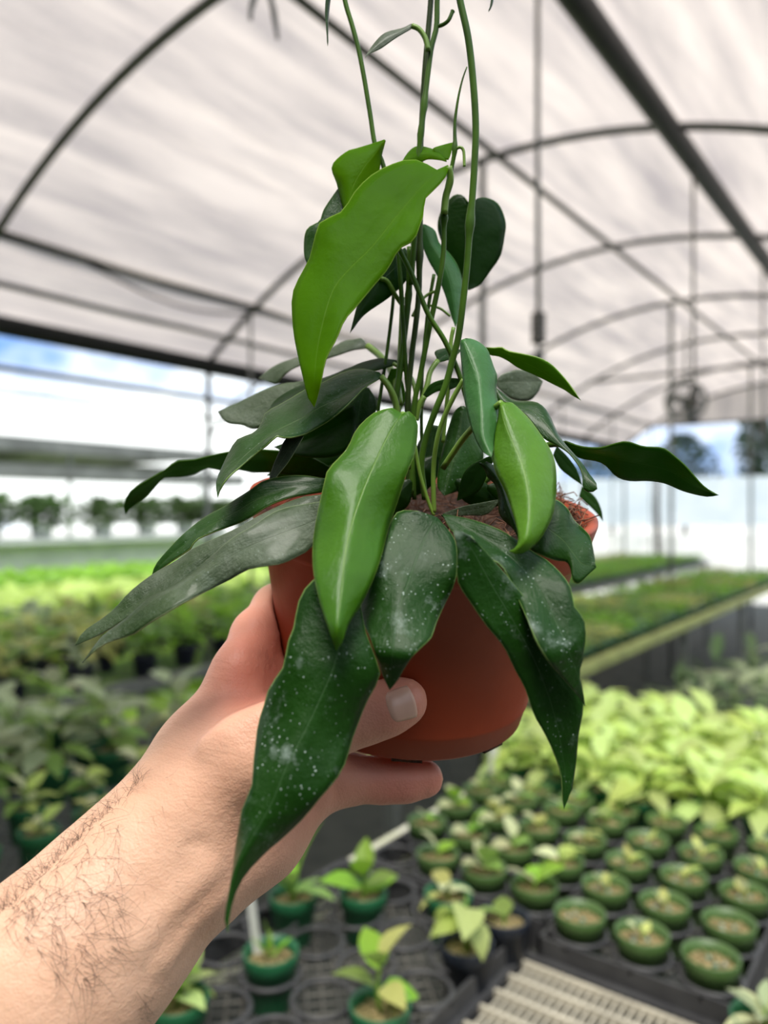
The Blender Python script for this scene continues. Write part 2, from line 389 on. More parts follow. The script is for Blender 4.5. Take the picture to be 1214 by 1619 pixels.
run('side_rail', -4.42, CAMZ+0.70, 0.010, 'steel', label='lower thin side rail')
run('roof_purlin', XC+2.4, CAMZ+1.08, 0.03, 'hoop', label='eave pipe beside the photographer')
# sagging strap under the black purlin
mb = MB(); ys = np.linspace(2.45, 3.85, 20)
mb.tube([(-3.95, y, CAMZ+1.43-0.11*math.sin(math.pi*(y-2.45)/1.4)) for y in ys], 0.008, 6); struct('strap', mb, 'blacknet', label='strap sagging below the black purlin')
for y in HY[1:]:
    mb = MB(); mb.tube([(-4.4, y, 0), (-4.4, y, 1.2), (-4.4, y, CAMZ+1.1)], 0.022); struct('side_post', mb, 'steel', label='side post at the open wall')
    mb = MB(); mb.tube([(-3.95, y, CAMZ+1.45), (-3.95, y, CAMZ+0.2), (-3.95, y, 0)], 0.011); struct('side_post', mb, 'steel', label='thin drop pipe under the black purlin')
    mb = MB(); mb.tube([(XC+2.4, y, 0), (XC+2.4, y, 1.2), (XC+2.4, y, CAMZ+1.1)], 0.022); struct('side_post', mb, 'steel', label='side post')
for y in HY[3::2]:
    mb = MB(); mb.tube([(-2.09, y, 0), (-2.09, y, 1.5), (-2.09, y, arch_z(-2.09))], 0.020); struct('centre_post', mb, 'steel', label='post under the ridge')
for y, z in ((9.14, 1.62), (12.74, 1.41)):
    mb = MB(); mb.tube([(x, y, CAMZ+z) for x in np.linspace(XC-1.6, XC+1.6, 8)], 0.020); struct('cross_tie', mb, 'blackpipe', label='level pipe tying a hoop')
for y in (3.74, 7.34, 10.94):     # knee braces at the open side
    mb = MB(); mb.tube([(-4.4, y, CAMZ+0.55), (-4.35, y+0.25, CAMZ+0.86), (-4.3, y+0.5, CAMZ+1.05)], 0.012, 6); struct('brace', mb, 'steel', label='knee brace')

# drop hoses with weights and sprinklers, hung from the black pipe
def hose(y, label):
    r = empty('sprinkler_drop', (-1.05, y, CAMZ+1.76), label, 'sprinkler', 'sprinkler drops under the black pipe')
    x = -1.05
    mb = MB(); mb.tube([(x, y, CAMZ+1.76), (x, y, CAMZ+1.2), (x+0.003, y, CAMZ+0.63)], 0.0085); mb.obj('hose', 'hose', r)
    mb = MB(); prof = [(0.0, 0)]
    for k in range(6): prof += [(0.021, 0.002+k*0.0165), (0.024, 0.006+k*0.0165), (0.024, 0.011+k*0.0165), (0.021, 0.015+k*0.0165)]
    prof += [(0.012, 0.102), (0.009, 0.112)]
    mb.lathe(prof, 16, (x+0.003, y, CAMZ+0.535)); mb.obj('weight', 'weight', r)
    mb = MB(); mb.lathe([(0.006, 0.055), (0.006, 0.03), (0.017, 0.026), (0.019, 0.008), (0.008, 0.0), (0.0, 0.0)], 14, (x+0.003, y, CAMZ+0.48)); mb.obj('nozzle', 'hoop', r)
    mb = MB(); mb.lathe([(0.0, 0.012), (0.03, 0.008), (0.034, 0.0), (0.0, -0.004)], 16, (x+0.003, y, CAMZ+0.462)); mb.obj('spinner', 'potblack', r)
hose(2.235, 'grey drop hose with ribbed weight hanging nearest, beside the heart-shaped leaf')
hose(4.08, 'second grey drop hose along the black pipe')
hose(5.9, 'third grey drop hose at the picture edge')

# round air fan far down the house
c = W(1084, 634, 8.2)
fan = empty('circulation_fan', c, 'round grey circulation fan hanging far down the house', 'fan')
ax = np.array([0.25, -0.97, 0]); ax /= np.linalg.norm(ax); sx = np.array([ax[1], -ax[0], 0]); sz = np.array([0, 0, 1.0])
def ring_pts(R, off=0.0, n=29): return [c+ax*off+R*(sx*math.cos(a)+sz*math.sin(a)) for a in np.linspace(0, 2*math.pi, n)]
mb = MB(); mb.tube(ring_pts(0.20), 0.022, 8, False); mb.obj('shroud', 'steel', fan)
mb = MB()
for R in (0.07, 0.12, 0.165): mb.tube(ring_pts(R, 0.05), 0.006, 5, False)
for a in np.linspace(0, math.pi, 5)[:-1]:
    v = sx*math.cos(a)+sz*math.sin(a); mb.tube([c-v*0.2+ax*0.04, c+ax*0.06, c+v*0.2+ax*0.04], 0.006, 5)
mb.obj('guard', 'steel', fan)
mb = MB(); mb.tube([c-ax*0.12, c+ax*0.03], 0.05, 12); mb.obj('motor', 'hoop', fan)
for k in range(3):
    a = k*2.094+0.3; v = sx*math.cos(a)+sz*math.sin(a); w = -sx*math.sin(a)+sz*math.cos(a); B = MB(); V = []
    for s, hw in ((0.05, 0.02), (0.11, 0.045), (0.175, 0.04)):
        for q in (-1, 1): V.append(c+v*s+w*hw*q+ax*0.02*q)
    V2 = [p+ax*0.004 for p in V]; B.add(V+V2, [(0,1,3,2),(2,3,5,4),(6,8,9,7),(8,10,11,9),(0,2,8,6),(2,4,10,8),(1,7,9,3),(3,9,11,5),(4,5,11,10),(0,6,7,1)]); B.obj('fan_blade', 'steel', fan, False)
mb = MB(); mb.tube([c+sz*0.2, c+sz*0.5, c+sz*1.0, (c[0], c[1], arch_z(c[0]))], 0.012); mb.obj('hanger', 'steel', fan)

# ================================================================ the world beyond the cloth
def shade_house():
    r = empty('shade_house', (-15.5, 6, 0), 'neighbouring grey shade house with flat netting roof beyond the white wall', 'shade house')
    for (x0, x1, z0, z1) in ((-13.9, -13.4, 2.16, 2.42), (-18.2, -14.2, 2.86, 2.92), (-13.7, -13.4, 2.66, 2.92), (-16.2, -15.9, 2.40, 2.70)):
        mb = MB(); mb.box((x0, -3, z0), (x1, 12.5, z1)); mb.obj('roof_netting', 'shadegrey', r, False)
    for y in np.arange(-1.5, 12.5, 3.2):
        mb = MB(); mb.box((-13.56, y-0.03, 0), (-13.5, y+0.03, 2.7)); mb.obj('post', 'steel', r, False)
        mb = MB(); mb.box((-18.2, y-0.04, 2.72), (-13.5, y+0.04, 2.80)); mb.obj('rafter', 'shadegrey', r, False)
shade_house()
mb = MB(); mb.box((-9.9, -2, 0.0), (-9.7, 12.5, 1.14)); o = mb.obj('garden_wall', 'white', None, False); tag(o, 'low white wall beyond the sunlit grass', 'wall', kind='structure')
mb = MB(); mb.box((-10.1, -2, 1.14), (-9.4, 12.5, 1.20)); o = mb.obj('wall_shelf', 'white', None, False); tag(o, 'white plant shelf on the low wall', 'shelf', kind='structure')
for k, (px, d) in enumerate(((700, 21),)):
    pass
# far end: grey wall, white blocks, trunk, trees
p0, p1 = W(880, 790, 23), W(1500, 790, 19)
def wall_between(name, a, b, z0, z1, t, mat, label):
    u = (b-a)[:2]; u = u/np.linalg.norm(u); nn = np.array([-u[1], u[0]])*t
    q = [a[:2]-nn, b[:2]-nn, b[:2]+nn, a[:2]+nn]
    mb = MB(); mb.add([(*v, z) for z in (z0, z1) for v in q], [(0,3,2,1),(4,5,6,7),(0,1,5,4),(1,2,6,5),(2,3,7,6),(3,0,4,7)])
    o = mb.obj(name, mat, None, False); return tag(o, label, 'wall', kind='structure')
wall_between('yard_wall', p0, p1, 1.15, CAMZ+0.98, 0.1, 'wallgrey', 'blue-grey sheet wall beyond the far end')
b0, b1 = W(850, 860, 17.0), W(1500, 860, 14.5)
wall_between('block_wall', b0, b1, 0.0, 1.08, 0.15, 'white', 'white block wall beyond the far end')
for k, px in enumerate((905, 1000, 1130, 1205)):
    q = W(px, 860, 16.4-0.0022*(px-900)); mb = MB(); mb.box((q[0]-0.18, q[1]-0.18, 0), (q[0]+0.18, q[1]+0.18, 1.28)); o = mb.obj('block_pillar', 'white', None, False)
    tag(o, 'white block pillar in the far wall', 'pillar', kind='structure')
rng = random.Random(5)
LEAFM = {}
def leaf_proto(mat, w=0.42, droop=0.35, fold=0.25, wave=0.0, key='a'):
    k = (mat, w, droop, fold, key)
    if k in LEAFM: return LEAFM[k]
    V = []; uv = []; F = []
    ts = (0.0, 0.12, 0.32, 0.55, 0.78, 1.0); ws = (0.03, 0.62, 1.0, 0.95, 0.55, 0.02)
    for j, (t, ww) in enumerate(zip(ts, ws)):
        y = math.sin(t*droop*1.6)/(droop*1.6) if droop else t; z = -(1-math.cos(t*droop*1.6))/(droop*1.6) if droop else 0
        for q in (-1, 0, 1):
            V.append((q*ww*w*0.5, y, z+abs(q)*ww*w*0.5*fold+wave*math.sin(j*2.1)*abs(q))); uv.append((0.5+0.5*q, t))
        if j:
            a = 3*(j-1); F += [(a, a+1, a+4, a+3), (a+1, a+2, a+5, a+4)]
    me = mesh_of('leaf', V, F, mat, True, uv); LEAFM[k] = me; return me

def tree(name, base, h, spread, label):
    r = empty(name, base, label, 'tree', 'trees beyond the far wall')
    P = [np.array(base)+np.array([0.05*math.sin(i), 0.04*i, h*0.62*i/5]) for i in range(6)]
    mb = MB(); mb.tube(P, np.linspace(0.14, 0.05, 6), 8)
    top = P[-1]
    for k in range(7):
        a = k*0.9; e = top+np.array([math.cos(a)*spread*0.6, math.sin(a)*spread*0.6, h*0.12+0.1*k]); mb.tube([P[3]+(top-P[3])*k/7, (P[4]+e)/2, e], [0.05, 0.035, 0.015], 6)
    mb.obj('trunk', 'bark', r)
    V = []; F = []
    for k in range(900):
        a = rng.uniform(0, 6.28); rr = spread*math.sqrt(rng.random()); zz = h*rng.uniform(0.42, 1.0)
        f = math.sin(math.pi*min(1, max(0, (zz/h-0.36)/0.68))); p = np.array(base)+np.array([math.cos(a)*rr*f, math.sin(a)*rr*f, zz])
        u = np.array([rng.gauss(0,1), rng.gauss(0,1), rng.gauss(0,0.6)]); u /= np.linalg.norm(u); v = np.cross(u, [rng.gauss(0,1), rng.gauss(0,1), 1]); v /= np.linalg.norm(v)
        s = rng.uniform(0.10, 0.2); i = len(V); V += [p-u*s, p+v*s*0.45, p+u*s, p-v*s*0.45]; F.append((i, i+1, i+2, i+3))
    o = obj('foliage', V, F, 'bg_tree', r, True); o['kind'] = 'stuff'
for px, d, h, s, lb in ((1080, 27, 4.3, 1.3, 'dark leafy tree behind the grey wall, beside the blue sky gap'), (1195, 26, 5.2, 0.7, 'narrow dark tree at the picture edge beyond the grey wall'),
                        (965, 32, 4.3, 1.8, 'broad dark tree behind the grey wall, partly behind the long leaf')):
    q = W(px, 800, d); tree('yard_tree', (q[0], q[1], 0.0), h, s, lb)
q = W(1040, 850, 15.3); mb = MB(); mb.tube([(q[0], q[1], 0), (q[0]+.02, q[1], 0.7), (q[0]-.03, q[1]+.02, 1.6), (q[0], q[1], 2.3)], [0.10, 0.07, 0.06, 0.05], 8)
o = mb.obj('tree_stump', 'bark'); tag(o, 'bare dark trunk in front of the white block wall', 'trunk')

# ================================================================ benches
BZ = 0.80
def bench(name, x0, x1, y0, y1, label, railmat, pitch, legs, diag=True):
    r = empty(name, ((x0+x1)/2, y0, 0), label, 'bench')
    for x in (x0, x1):
        mb = MB(); mb.box((x-0.026, y0, BZ-0.035), (x+0.026, y1, BZ+0.012)); mb.obj('side_rail', railmat, r, False)
    for y in (y0, y1):
        mb = MB(); mb.tube([(x0, y, BZ-0.005), ((x0+x1)/2, y, BZ-0.005), (x1, y, BZ-0.005)], 0.018, 8); mb.obj('end_rail', railmat, r)
    mb = MB(); rr = 0.0022; w = x1-x0; L = y1-y0
    k = -w
    while k < L:                                      # crossed wires, corner to corner
        for sgn in (1, -1):
            a, b = max(k, 0), min(k+w, L)
            if b > a:
                xa, xb = (x0+(a-k), x0+(b-k)) if sgn > 0 else (x1-(a-k), x1-(b-k))
                mb.tube([(xa, y0+a, BZ-0.004*sgn), (xb, y0+b, BZ-0.004*sgn)], rr, 4, False)
        k += pitch
    o = mb.obj('wire_mesh', 'wire', r); o['kind'] = 'stuff'
    for y in legs:
        for x in (x0+0.03, x1-0.03):
            mb = MB(); mb.box((x-0.02, y-0.02, 0), (x+0.02, y+0.02, BZ-0.01)); mb.obj('leg', 'steel', r, False)
        mb = MB(); mb.box((x0, y-0.015, BZ-0.06), (x1, y+0.015, BZ-0.025)); mb.obj('crossbar', 'steel', r, False)
    return r
near = bench('bench', -1.0, 0.55, 0.36, 2.75, 'wire-topped bench with pale side rail, carrying the trays of small pots', 'whiterail', 0.034, (0.5, 1.6, 2.65))
left = bench('bench', -2.30, -1.42, 0.30, 9.6, 'bench across the dark aisle with mossy yellow side rail', 'yellowrail', 0.05, (0.5, 2.0, 3.6, 5.4, 7.2, 9.4))
farb = bench('bench', -4.20, -2.85, 0.0, 12.0, 'bench along the open side crowded with leafy plants', 'steel', 0.07, (0.3, 3, 6, 9, 11.8))
# bare grating set into the near bench
gr = empty('bench_grating', (-0.57, 0.37, BZ), 'pale beige plastic grating lying bare on the bench', 'grating')
gx0, gx1, gy0, gy1 = -0.555, 0.50, 0.40, 1.135
mb = MB(); mb.box((gx0-0.014, gy0-0.014, BZ+0.004), (gx1+0.014, gy0, BZ+0.024)); mb.box((gx0-0.014, gy1, BZ+0.004), (gx1+0.014, gy1+0.014, BZ+0.024))
mb.box((gx0-0.014, gy0, BZ+0.004), (gx0, gy1, BZ+0.024)); mb.box((gx1, gy0, BZ+0.004), (gx1+0.014, gy1, BZ+0.024)); mb.obj('frame', 'traypl', gr, False)
mb = MB(); mb.box((0, gy0, 0), (0.0034, gy1, 0.012)); me1 = mesh_of('slat', mb.V, mb.F, 'grating', False)
for x in np.arange(gx0+0.010, gx1-0.006, 0.0132): put('slat', me1, gr, (x+0.57, -0.37, 0.006))
mb = MB(); mb.box((gx0, 0, 0), (gx1, 0.0075, 0.012)); me2 = mesh_of('crossbar', mb.V, mb.F, 'grating', False)
for y in np.arange(gy0+0.03, gy1-0.01, 0.046): put('crossbar', me2, gr, (0.57, y-0.37, 0.010))

# carry trays: rings joined by bars
P2 = 0.1025
mb = MB(); a = np.linspace(0, 2*math.pi, 21); mb.tube([(0.044*math.cos(t), 0.044*math.sin(t), 0) for t in a], 0.0042, 6, False); RING = mesh_of('ring', mb.V, mb.F, 'traypl')
mb = MB(); mb.box((-0.003, -0.003, -0.046), (0.003, 0.003, 0)); PEG = mesh_of('foot', mb.V, mb.F, 'traypl', False)
def tray(cols, rows, label, py):
    r = empty('carry_tray', (cols[0], rows[0], BZ+0.002), label, 'tray', 'black carry trays on the near bench')
    z = 0.05; o0 = np.array([cols[0], rows[0]])
    for x in cols:
        for y in rows: put('ring', RING, r, (x-o0[0], y-o0[1], z))
    mb = MB(); x0, x1, y0, y1 = cols[0]-0.049, cols[-1]+0.049, rows[0]-py*0.48, rows[-1]+py*0.48
    for (a0, b0, a1, b1) in ((x0, y0, x1, y0+.006), (x0, y1-.006, x1, y1), (x0, y0, x0+.006, y1), (x1-.006, y0, x1, y1)):
        mb.box((a0, b0, BZ+0.004), (a1, b1, BZ+0.055))
    mb.obj('rim', 'traypl', r, False)
    mb = MB()
    for x in cols:
        for q in range(len(rows)-1): mb.box((x-.003, rows[q]+0.044, BZ+0.047), (x+.003, rows[q+1]-0.044, BZ+0.053))
        for y, e in ((rows[0], y0), (rows[-1], y1)): mb.box((x-.003, min(y+(.044 if e > y else -.044), e), BZ+.047), (x+.003, max(y+(.044 if e > y else -.044), e), BZ+.053))
    for y in rows:
        for q in range(len(cols)-1): mb.box((cols[q]+0.044, y-.003, BZ+0.047), (cols[q+1]-0.044, y+.003, BZ+0.053))
        mb.box((x0, y-.003, BZ+.047), (cols[0]-.044, y+.003, BZ+.053)); mb.box((cols[-1]+.044, y-.003, BZ+.047), (x1, y+.003, BZ+.053))
    mb.obj('web', 'traypl', r, False)['kind'] = 'stuff'
    for x in (cols[0]-.03, cols[-1]+.03):
        for y in (rows[0], rows[-1]): put('foot', PEG, r, (x-o0[0], y-o0[1]+0.03, 0.048))
C1 = [-0.925, -0.822, -0.719, -0.616]; R1 = [0.718, 0.82, 0.923, 1.026, 1.129]
C2 = [-0.49+P2*k for k in range(3)]; C3 = [-0.90+P2*k for k in range(4)]; C4 = [-0.08+P2*k for k in range(5)]
R2 = [1.205+0.118*k for k in range(4)]
tray(C1, R1, 'black carry tray of mostly empty rings beside the beige grating', 0.103)
tray(C2, R2, 'black carry tray full of small olive pots behind the beige grating', 0.118)
tray(C3, [y+0.045 for y in R2], 'black carry tray of pots next to the pale bench rail', 0.118)


# ---------------------------------------------------------------- pots
def pot_mesh(name, mat, r, h):
    mb = MB(); mb.lathe([(0.0, 0.002), (r*0.68, 0.002), (r*0.70, 0.0), (r*0.74, 0.004), (r*0.90, h*0.72), (r*0.96, h*0.74), (r, h*0.985), (r*0.985, h), (r*0.94, h), (r*0.90, h*0.8), (r*0.86, h*0.66), (0, h*0.66)], 20)
    return mesh_of(name, mb.V, mb.F, mat)
def gravel_mesh(name, mat, r, z, n=46, seed=1):
    q = random.Random(seed); mb = MB(); V0 = [(1,0,0),(-1,0,0),(0,1,0),(0,-1,0),(0,0,1),(0,0,-1)]; F0 = [(0,2,4),(2,1,4),(1,3,4),(3,0,4),(2,0,5),(1,2,5),(3,1,5),(0,3,5)]
    for k in range(n):
        a = q.uniform(0, 6.28); rr = r*math.sqrt(q.random())*0.92; s = q.uniform(0.09, 0.17)*r; ca, sa = math.cos(a*3), math.sin(a*3)
        mb.add([(rr*math.cos(a)+s*(v[0]*ca-v[1]*sa)*q.uniform(.8,1.2), rr*math.sin(a)+s*(v[0]*sa+v[1]*ca), z+0.10*r*(1-(rr/r)**2)+s*v[2]*0.8) for v in V0], F0)
    mb.lathe([(r*0.99, z-0.002), (r*0.5, z+0.04*r), (0.0, z+0.06*r)], 16)
    return mesh_of(name, mb.V, mb.F, mat, True)
POTR, POTH = 0.0425, 0.085
POT = {k: pot_mesh('pot', k, POTR, POTH) for k in ('potgreen', 'potolive', 'potblack')}
GRV = [gravel_mesh('gravel', 'gravel', POTR*0.88, POTH*0.80, seed=s) for s in range(4)]
PEL = None
def pellet_mesh():
    q = random.Random(9); mb = MB(); V0 = [(1,0,0),(-1,0,0),(0,1,0),(0,-1,0),(0,0,1),(0,0,-1)]; F0 = [(0,2,4),(2,1,4),(1,3,4),(3,0,4),(2,0,5),(1,2,5),(3,1,5),(0,3,5)]
    for k in range(3):
        a = q.uniform(0, 6.28); rr = 0.022*q.random(); mb.add([(rr*math.cos(a)+0.0055*v[0], rr*math.sin(a)+0.0055*v[1], POTH*0.87+0.005*v[2]) for v in V0], F0)
    return mesh_of('fertiliser', mb.V, mb.F, 'pellet', True)
PEL = pellet_mesh()
POTL = {k: pot_mesh('pot', k, 0.06, 0.10) for k in ('potgreen', 'potblack')}
GRVL = gravel_mesh('gravel', 'gravel', 0.053, 0.085, 50, 7)

def in_frame(p, m=260):
    r_ = np.asarray(p, float)-CAMP; dd = r_.dot(FWD)
    return dd > 0.1 and -m < CX+FPX*r_.dot(RGT)/dd < 1214+m and CY-FPX*(r_[2]+0.15)/dd < 1619+m
def add_leaf(r, me, base, yaw, pitch, s, roll=0.0):
    return put('leaf', me, r, base, (pitch, roll, yaw), s)
def stem_mesh(P, r0, r1, mat='stemlight'):
    V, F = tube(catmull(P, 6), np.linspace(r0, r1, 6), 5); return mesh_of('stem', V, F, mat)

def plant(name, label, group, loc, mats, n, size, spread, height, w=0.45, droop=0.4, pot='potgreen', big=False, joined=False, gravel=True, seed=0, cat='potted plant', lift=(0.2, 1.0), fold=0.25):
    if not in_frame(loc): return None
    q = random.Random(seed); r = empty(name, loc, label, cat, group)
    if pot:
        put('pot', (POTL if big else POT)[pot], r)
        if gravel: g = put('gravel', GRVL if big else GRV[seed % 4], r, None, (0, 0, q.uniform(0, 6))); g['kind'] = 'stuff'
    zb = ((0.085 if big else POTH*0.82) if pot else 0.0)
    if n == 0: return r
    sm = stem_mesh([(0, 0, zb), (q.uniform(-.1, .1)*spread, q.uniform(-.1, .1)*spread, zb+height*0.5), (q.uniform(-.15, .15)*spread, q.uniform(-.15, .15)*spread, zb+height)], 0.05*size+0.001, 0.02*size+0.0008)
    put('stem', sm, r)
    jb = MB(); juv = []
    for k in range(n):
        t = (k+0.5)/n; yaw = k*2.4+q.uniform(-.5, .5); up = lift[0]+(lift[1]-lift[0])*t
        me = leaf_proto(mats[k % len(mats)], w, droop, fold)
        rad = spread*0.35*q.random(); base = (-math.sin(yaw)*rad, math.cos(yaw)*rad, zb+height*(0.25+0.75*t)*q.uniform(0.8, 1.1))
        s = size*q.uniform(0.75, 1.15); pitch = q.uniform(up-0.35, up+0.35); roll = q.uniform(-.3, .3)
        if joined:
            mt = Matrix.LocRotScale(Vector(base), Matrix.Rotation(yaw, 3, 'Z') @ Matrix.Rotation(roll, 3, 'Y') @ Matrix.Rotation(pitch, 3, 'X'), Vector((s, s, s)))
            jb.add([mt @ v.co for v in me.vertices], [tuple(p.vertices) for p in me.polygons])
        else: add_leaf(r, me, base, yaw, pitch, s, roll)
    if joined:
        o = put('foliage', mesh_of('foliage', jb.V, jb.F, mats[0], True, [(0.3, 0.5)]*len(jb.V)), r); o['kind'] = 'stuff'
    return r

# ================================================================ plants on the near bench
ORDN = ['first', 'second', 'third', 'fourth', 'fifth', 'sixth', 'seventh', 'eighth', 'ninth', 'tenth', 'eleventh', 'twelfth', 'thirteenth', 'fourteenth', 'fifteenth']
TZ = BZ+0.003
q = random.Random(11); sd = 100
def pellets(r):
    if r is None: return
    p = put('fertiliser', PEL, r, None, (0, 0, q.uniform(0, 6))); p['kind'] = 'stuff'
for j, y in enumerate(R2):
    for i, x in enumerate(C2):
        sd += 1; n = (0, 2, 0, 3, 2, 0, 4, 3, 2, 3, 4, 2)[(j*3+i) % 12]
        r = plant('seedling_pot', 'olive gravel pot%s, %s row behind the grating, %s from the black pots' % (' with sprout' if n else '', ORDN[j], ORDN[i]),
                  'small olive pots in trays', (x, y, TZ), ['bg_yellow', 'bg_pale', 'bg_lime'], n, 0.034, 0.02, 0.02, 0.6, 0.3, 'potolive', seed=sd, lift=(0.5, 1.3))
        pellets(r)
for j, y in enumerate(R2):
    for i, x in enumerate(C3):
        if j == 0 and i in (0,): continue
        sd += 1; n = q.choice((2, 3, 4, 5))
        r = plant('seedling_pot', 'olive pot with pale sprout near the rail, %s row back, %s from the rail' % (ORDN[j], ORDN[i]),
                  'small olive pots in trays', (x, y+0.045, TZ), [q.choice(['bg_bright', 'bg_lime', 'bg_yellow', 'bg_mid']), 'bg_pale'], n, q.uniform(0.035, 0.06), 0.02, 0.03, 0.7, 0.4, 'potolive', seed=sd, lift=(0.2, 1.0))
for i, x in enumerate([-0.9+P2*k for k in range(7)]):
    sd += 1
    plant('seedling_pot', 'olive pot with short sprouts under the edge of the lime plants, %s from the rail' % ORDN[i], 'small olive pots in trays', (x, 1.685, BZ), ['bg_mid', 'bg_yellow'], 3, 0.035, 0.02, 0.02, 0.6, 0.3, 'potolive', seed=sd, lift=(0.4, 1.2))
# mostly empty tray: five pots
r = plant('seedling_pot', 'green pot with grassy seedling and tall white plant tag', 'pots in the ring tray', (C1[1], R1[1], TZ), ['bg_bright'], 8, 0.05, 0.015, 0.01, 0.16, 0.3, 'potgreen', seed=1, lift=(0.9, 1.5))
mb = MB(); mb.box((-0.007, -0.001, 0.05), (0.006, 0.001, 0.165)); t_ = put('plant_tag', mesh_of('plant_tag', mb.V, mb.F, 'tagwhite', False), r, (-0.028, 0.012, 0), (0.12, -0.10, 0.6))
plant('seedling_pot', 'green pot with thick pale stems and broad leaves at the bottom edge', 'pots in the ring tray', (C1[3], R1[1], TZ), ['bg_bright', 'bg_mid', 'bg_yellow'], 6, 0.062, 0.03, 0.075, 0.62, 0.5, 'potgreen', seed=22, lift=(0.1, 1.2))
plant('seedling_pot', 'black pot of brown gravel with thick stem and pale drooping leaves', 'pots in the ring tray', (C1[3]+0.02, R1[3]-0.01, TZ), ['bg_lime2', 'bg_lime'], 5, 0.075, 0.02, 0.085, 0.62, 0.9, 'potblack', seed=31, lift=(-0.3, 0.3))
plant('seedling_pot', 'black pot of brown gravel with one low green leaf', 'pots in the ring tray', (C1[3]+0.03, R1[4]-0.01, TZ), ['bg_mid'], 2, 0.045, 0.02, 0.02, 0.7, 0.4, 'potblack', seed=35, lift=(0.2, 0.6))
plant('seedling_pot', 'green pot with two tall upright oval leaves beside the rail', 'pots in the ring tray', (C1[1], R1[3]+0.02, TZ), ['bg_bright', 'bg_bright', 'bg_mid'], 5, 0.082, 0.02, 0.05, 0.55, 0.25, 'potgreen', seed=44, lift=(0.3, 1.45))
plant('seedling_pot', 'green pot with slender glossy leaves behind the hanging leaf tip', 'pots in the ring tray', (C1[0]+0.01, R1[3]-0.06, TZ), ['bg_mid', 'bg_bright'], 7, 0.10, 0.03, 0.04, 0.3, 0.3, 'potgreen', seed=47, lift=(0.5, 1.3))
plant('seedling_pot', 'pot with pinkish pale leaves between the upright leaves and the drooping plant', 'pots in the ring tray', (C1[2]+0.02, R1[4], TZ), ['bg_pale', 'bg_yellow'], 5, 0.05, 0.03, 0.03, 0.55, 0.6, 'potgreen', seed=51, lift=(0.0, 0.5))
plant('seedling_pot', 'bushy bright green seedling at the bottom edge beside the wrist', 'pots in the ring tray', (-0.845, 0.665, TZ), ['bg_lime', 'bg_bright', 'bg_lime2'], 14, 0.055, 0.05, 0.05, 0.6, 0.5, 'potgreen', seed=53, lift=(0.1, 1.2))
p = ray_z(1208, 1602, BZ+0.09)
plant('seedling_pot', 'silvery succulent in a green pot at the picture corner', 'pots in the ring tray', (p[0], p[1], BZ), ['bg_grey', 'bg_pale'], 9, 0.05, 0.03, 0.03, 0.4, 0.5, 'potgreen', seed=57, lift=(0.1, 1.1))
# lime plants filling the back of the bench
k = 0
for j in range(6):
    for i in range(6):
        x = -0.93+0.125*i+q.uniform(-.02, .02); y = 1.80+0.118*j+q.uniform(-.02, .02); k += 1
        plant('lime_plant', 'lime green plant on the near bench, %s row beyond the pots, %s from the rail' % (ORDN[j], ORDN[i]), 'lime plants on the near bench', (x, y, BZ), ['bg_lime', 'bg_lime2', 'bg_lime'], 17, 0.098, 0.09, 0.085, 0.46, 0.6, 'potgreen', seed=300+k, lift=(-0.15, 0.9))
p = ray_z(812, 1300, BZ)
mb = MB(); mb.box((-0.011, -0.001, 0.0), (0.011, 0.001, 0.15)); o = put('plant_tag', mesh_of('plant_tag', mb.V, mb.F, 'tagwhite', False), None, (-0.945, 1.745, BZ), (0.1, 0, 0.7)); tag(o, 'white plant tag standing by the lime plants', 'tag')

# ================================================================ plants on the bench across the aisle
k = 0
for i in range(7):
    y = 0.72+0.125*i
    plant('seedling_pot', 'green pot with small pale leaves across the aisle, %s from the picture edge' % ORDN[i], 'small pots across the aisle', (-1.53, y, BZ), ['bg_pale', 'bg_yellow', 'bg_lime'], 6, 0.045, 0.03, 0.03, 0.6, 0.5, 'potgreen', seed=500+i, lift=(0.1, 1.0))
for i in range(7):
    y = 0.60+0.15*i
    plant('seedling_pot', 'green pot with pale leaves, second row across the aisle, %s from picture edge' % ORDN[i], 'small pots across the aisle', (-1.68, y, BZ), ['bg_pale', 'bg_mid', 'bg_lime'], 10, 0.06, 0.05, 0.05, 0.6, 0.5, 'potgreen', seed=520+i, lift=(0.0, 0.9))
for i in range(6):
    for j in range(3):
        x = -1.86-0.17*j; y = 0.50+0.19*i+q.uniform(-.03, .03); k += 1
        if x < -2.0 and y > 1.42: continue
        plant('bushy_plant', 'grey-green bushy plant across the aisle, %s from picture edge, %s row back' % (ORDN[i], ORDN[j]), 'bushy plants across the aisle', (x, y, BZ), [q.choice(['bg_grey', 'bg_mid', 'bg_pale']), 'bg_grey', 'bg_mid'], 20, 0.10, 0.12, 0.14, 0.5, 0.5, 'potgreen', True, seed=540+k, lift=(-0.2, 0.8))
for i in range(9):
    x = -1.62-0.21*(i % 3); y = 1.56+0.17*(i//3)+0.06*(i % 2); 
    if i % 3 == 2: continue
    plant('bushy_plant', 'bright green plant behind the wrist across the aisle, %s of its cluster' % ORDN[i], 'bright plants across the aisle', (x, y, BZ), ['bg_bright', 'bg_lime', 'bg_bright'], 16, 0.085, 0.09, 0.12, 0.5, 0.5, 'potgreen', True, seed=570+i, lift=(-0.1, 0.9))
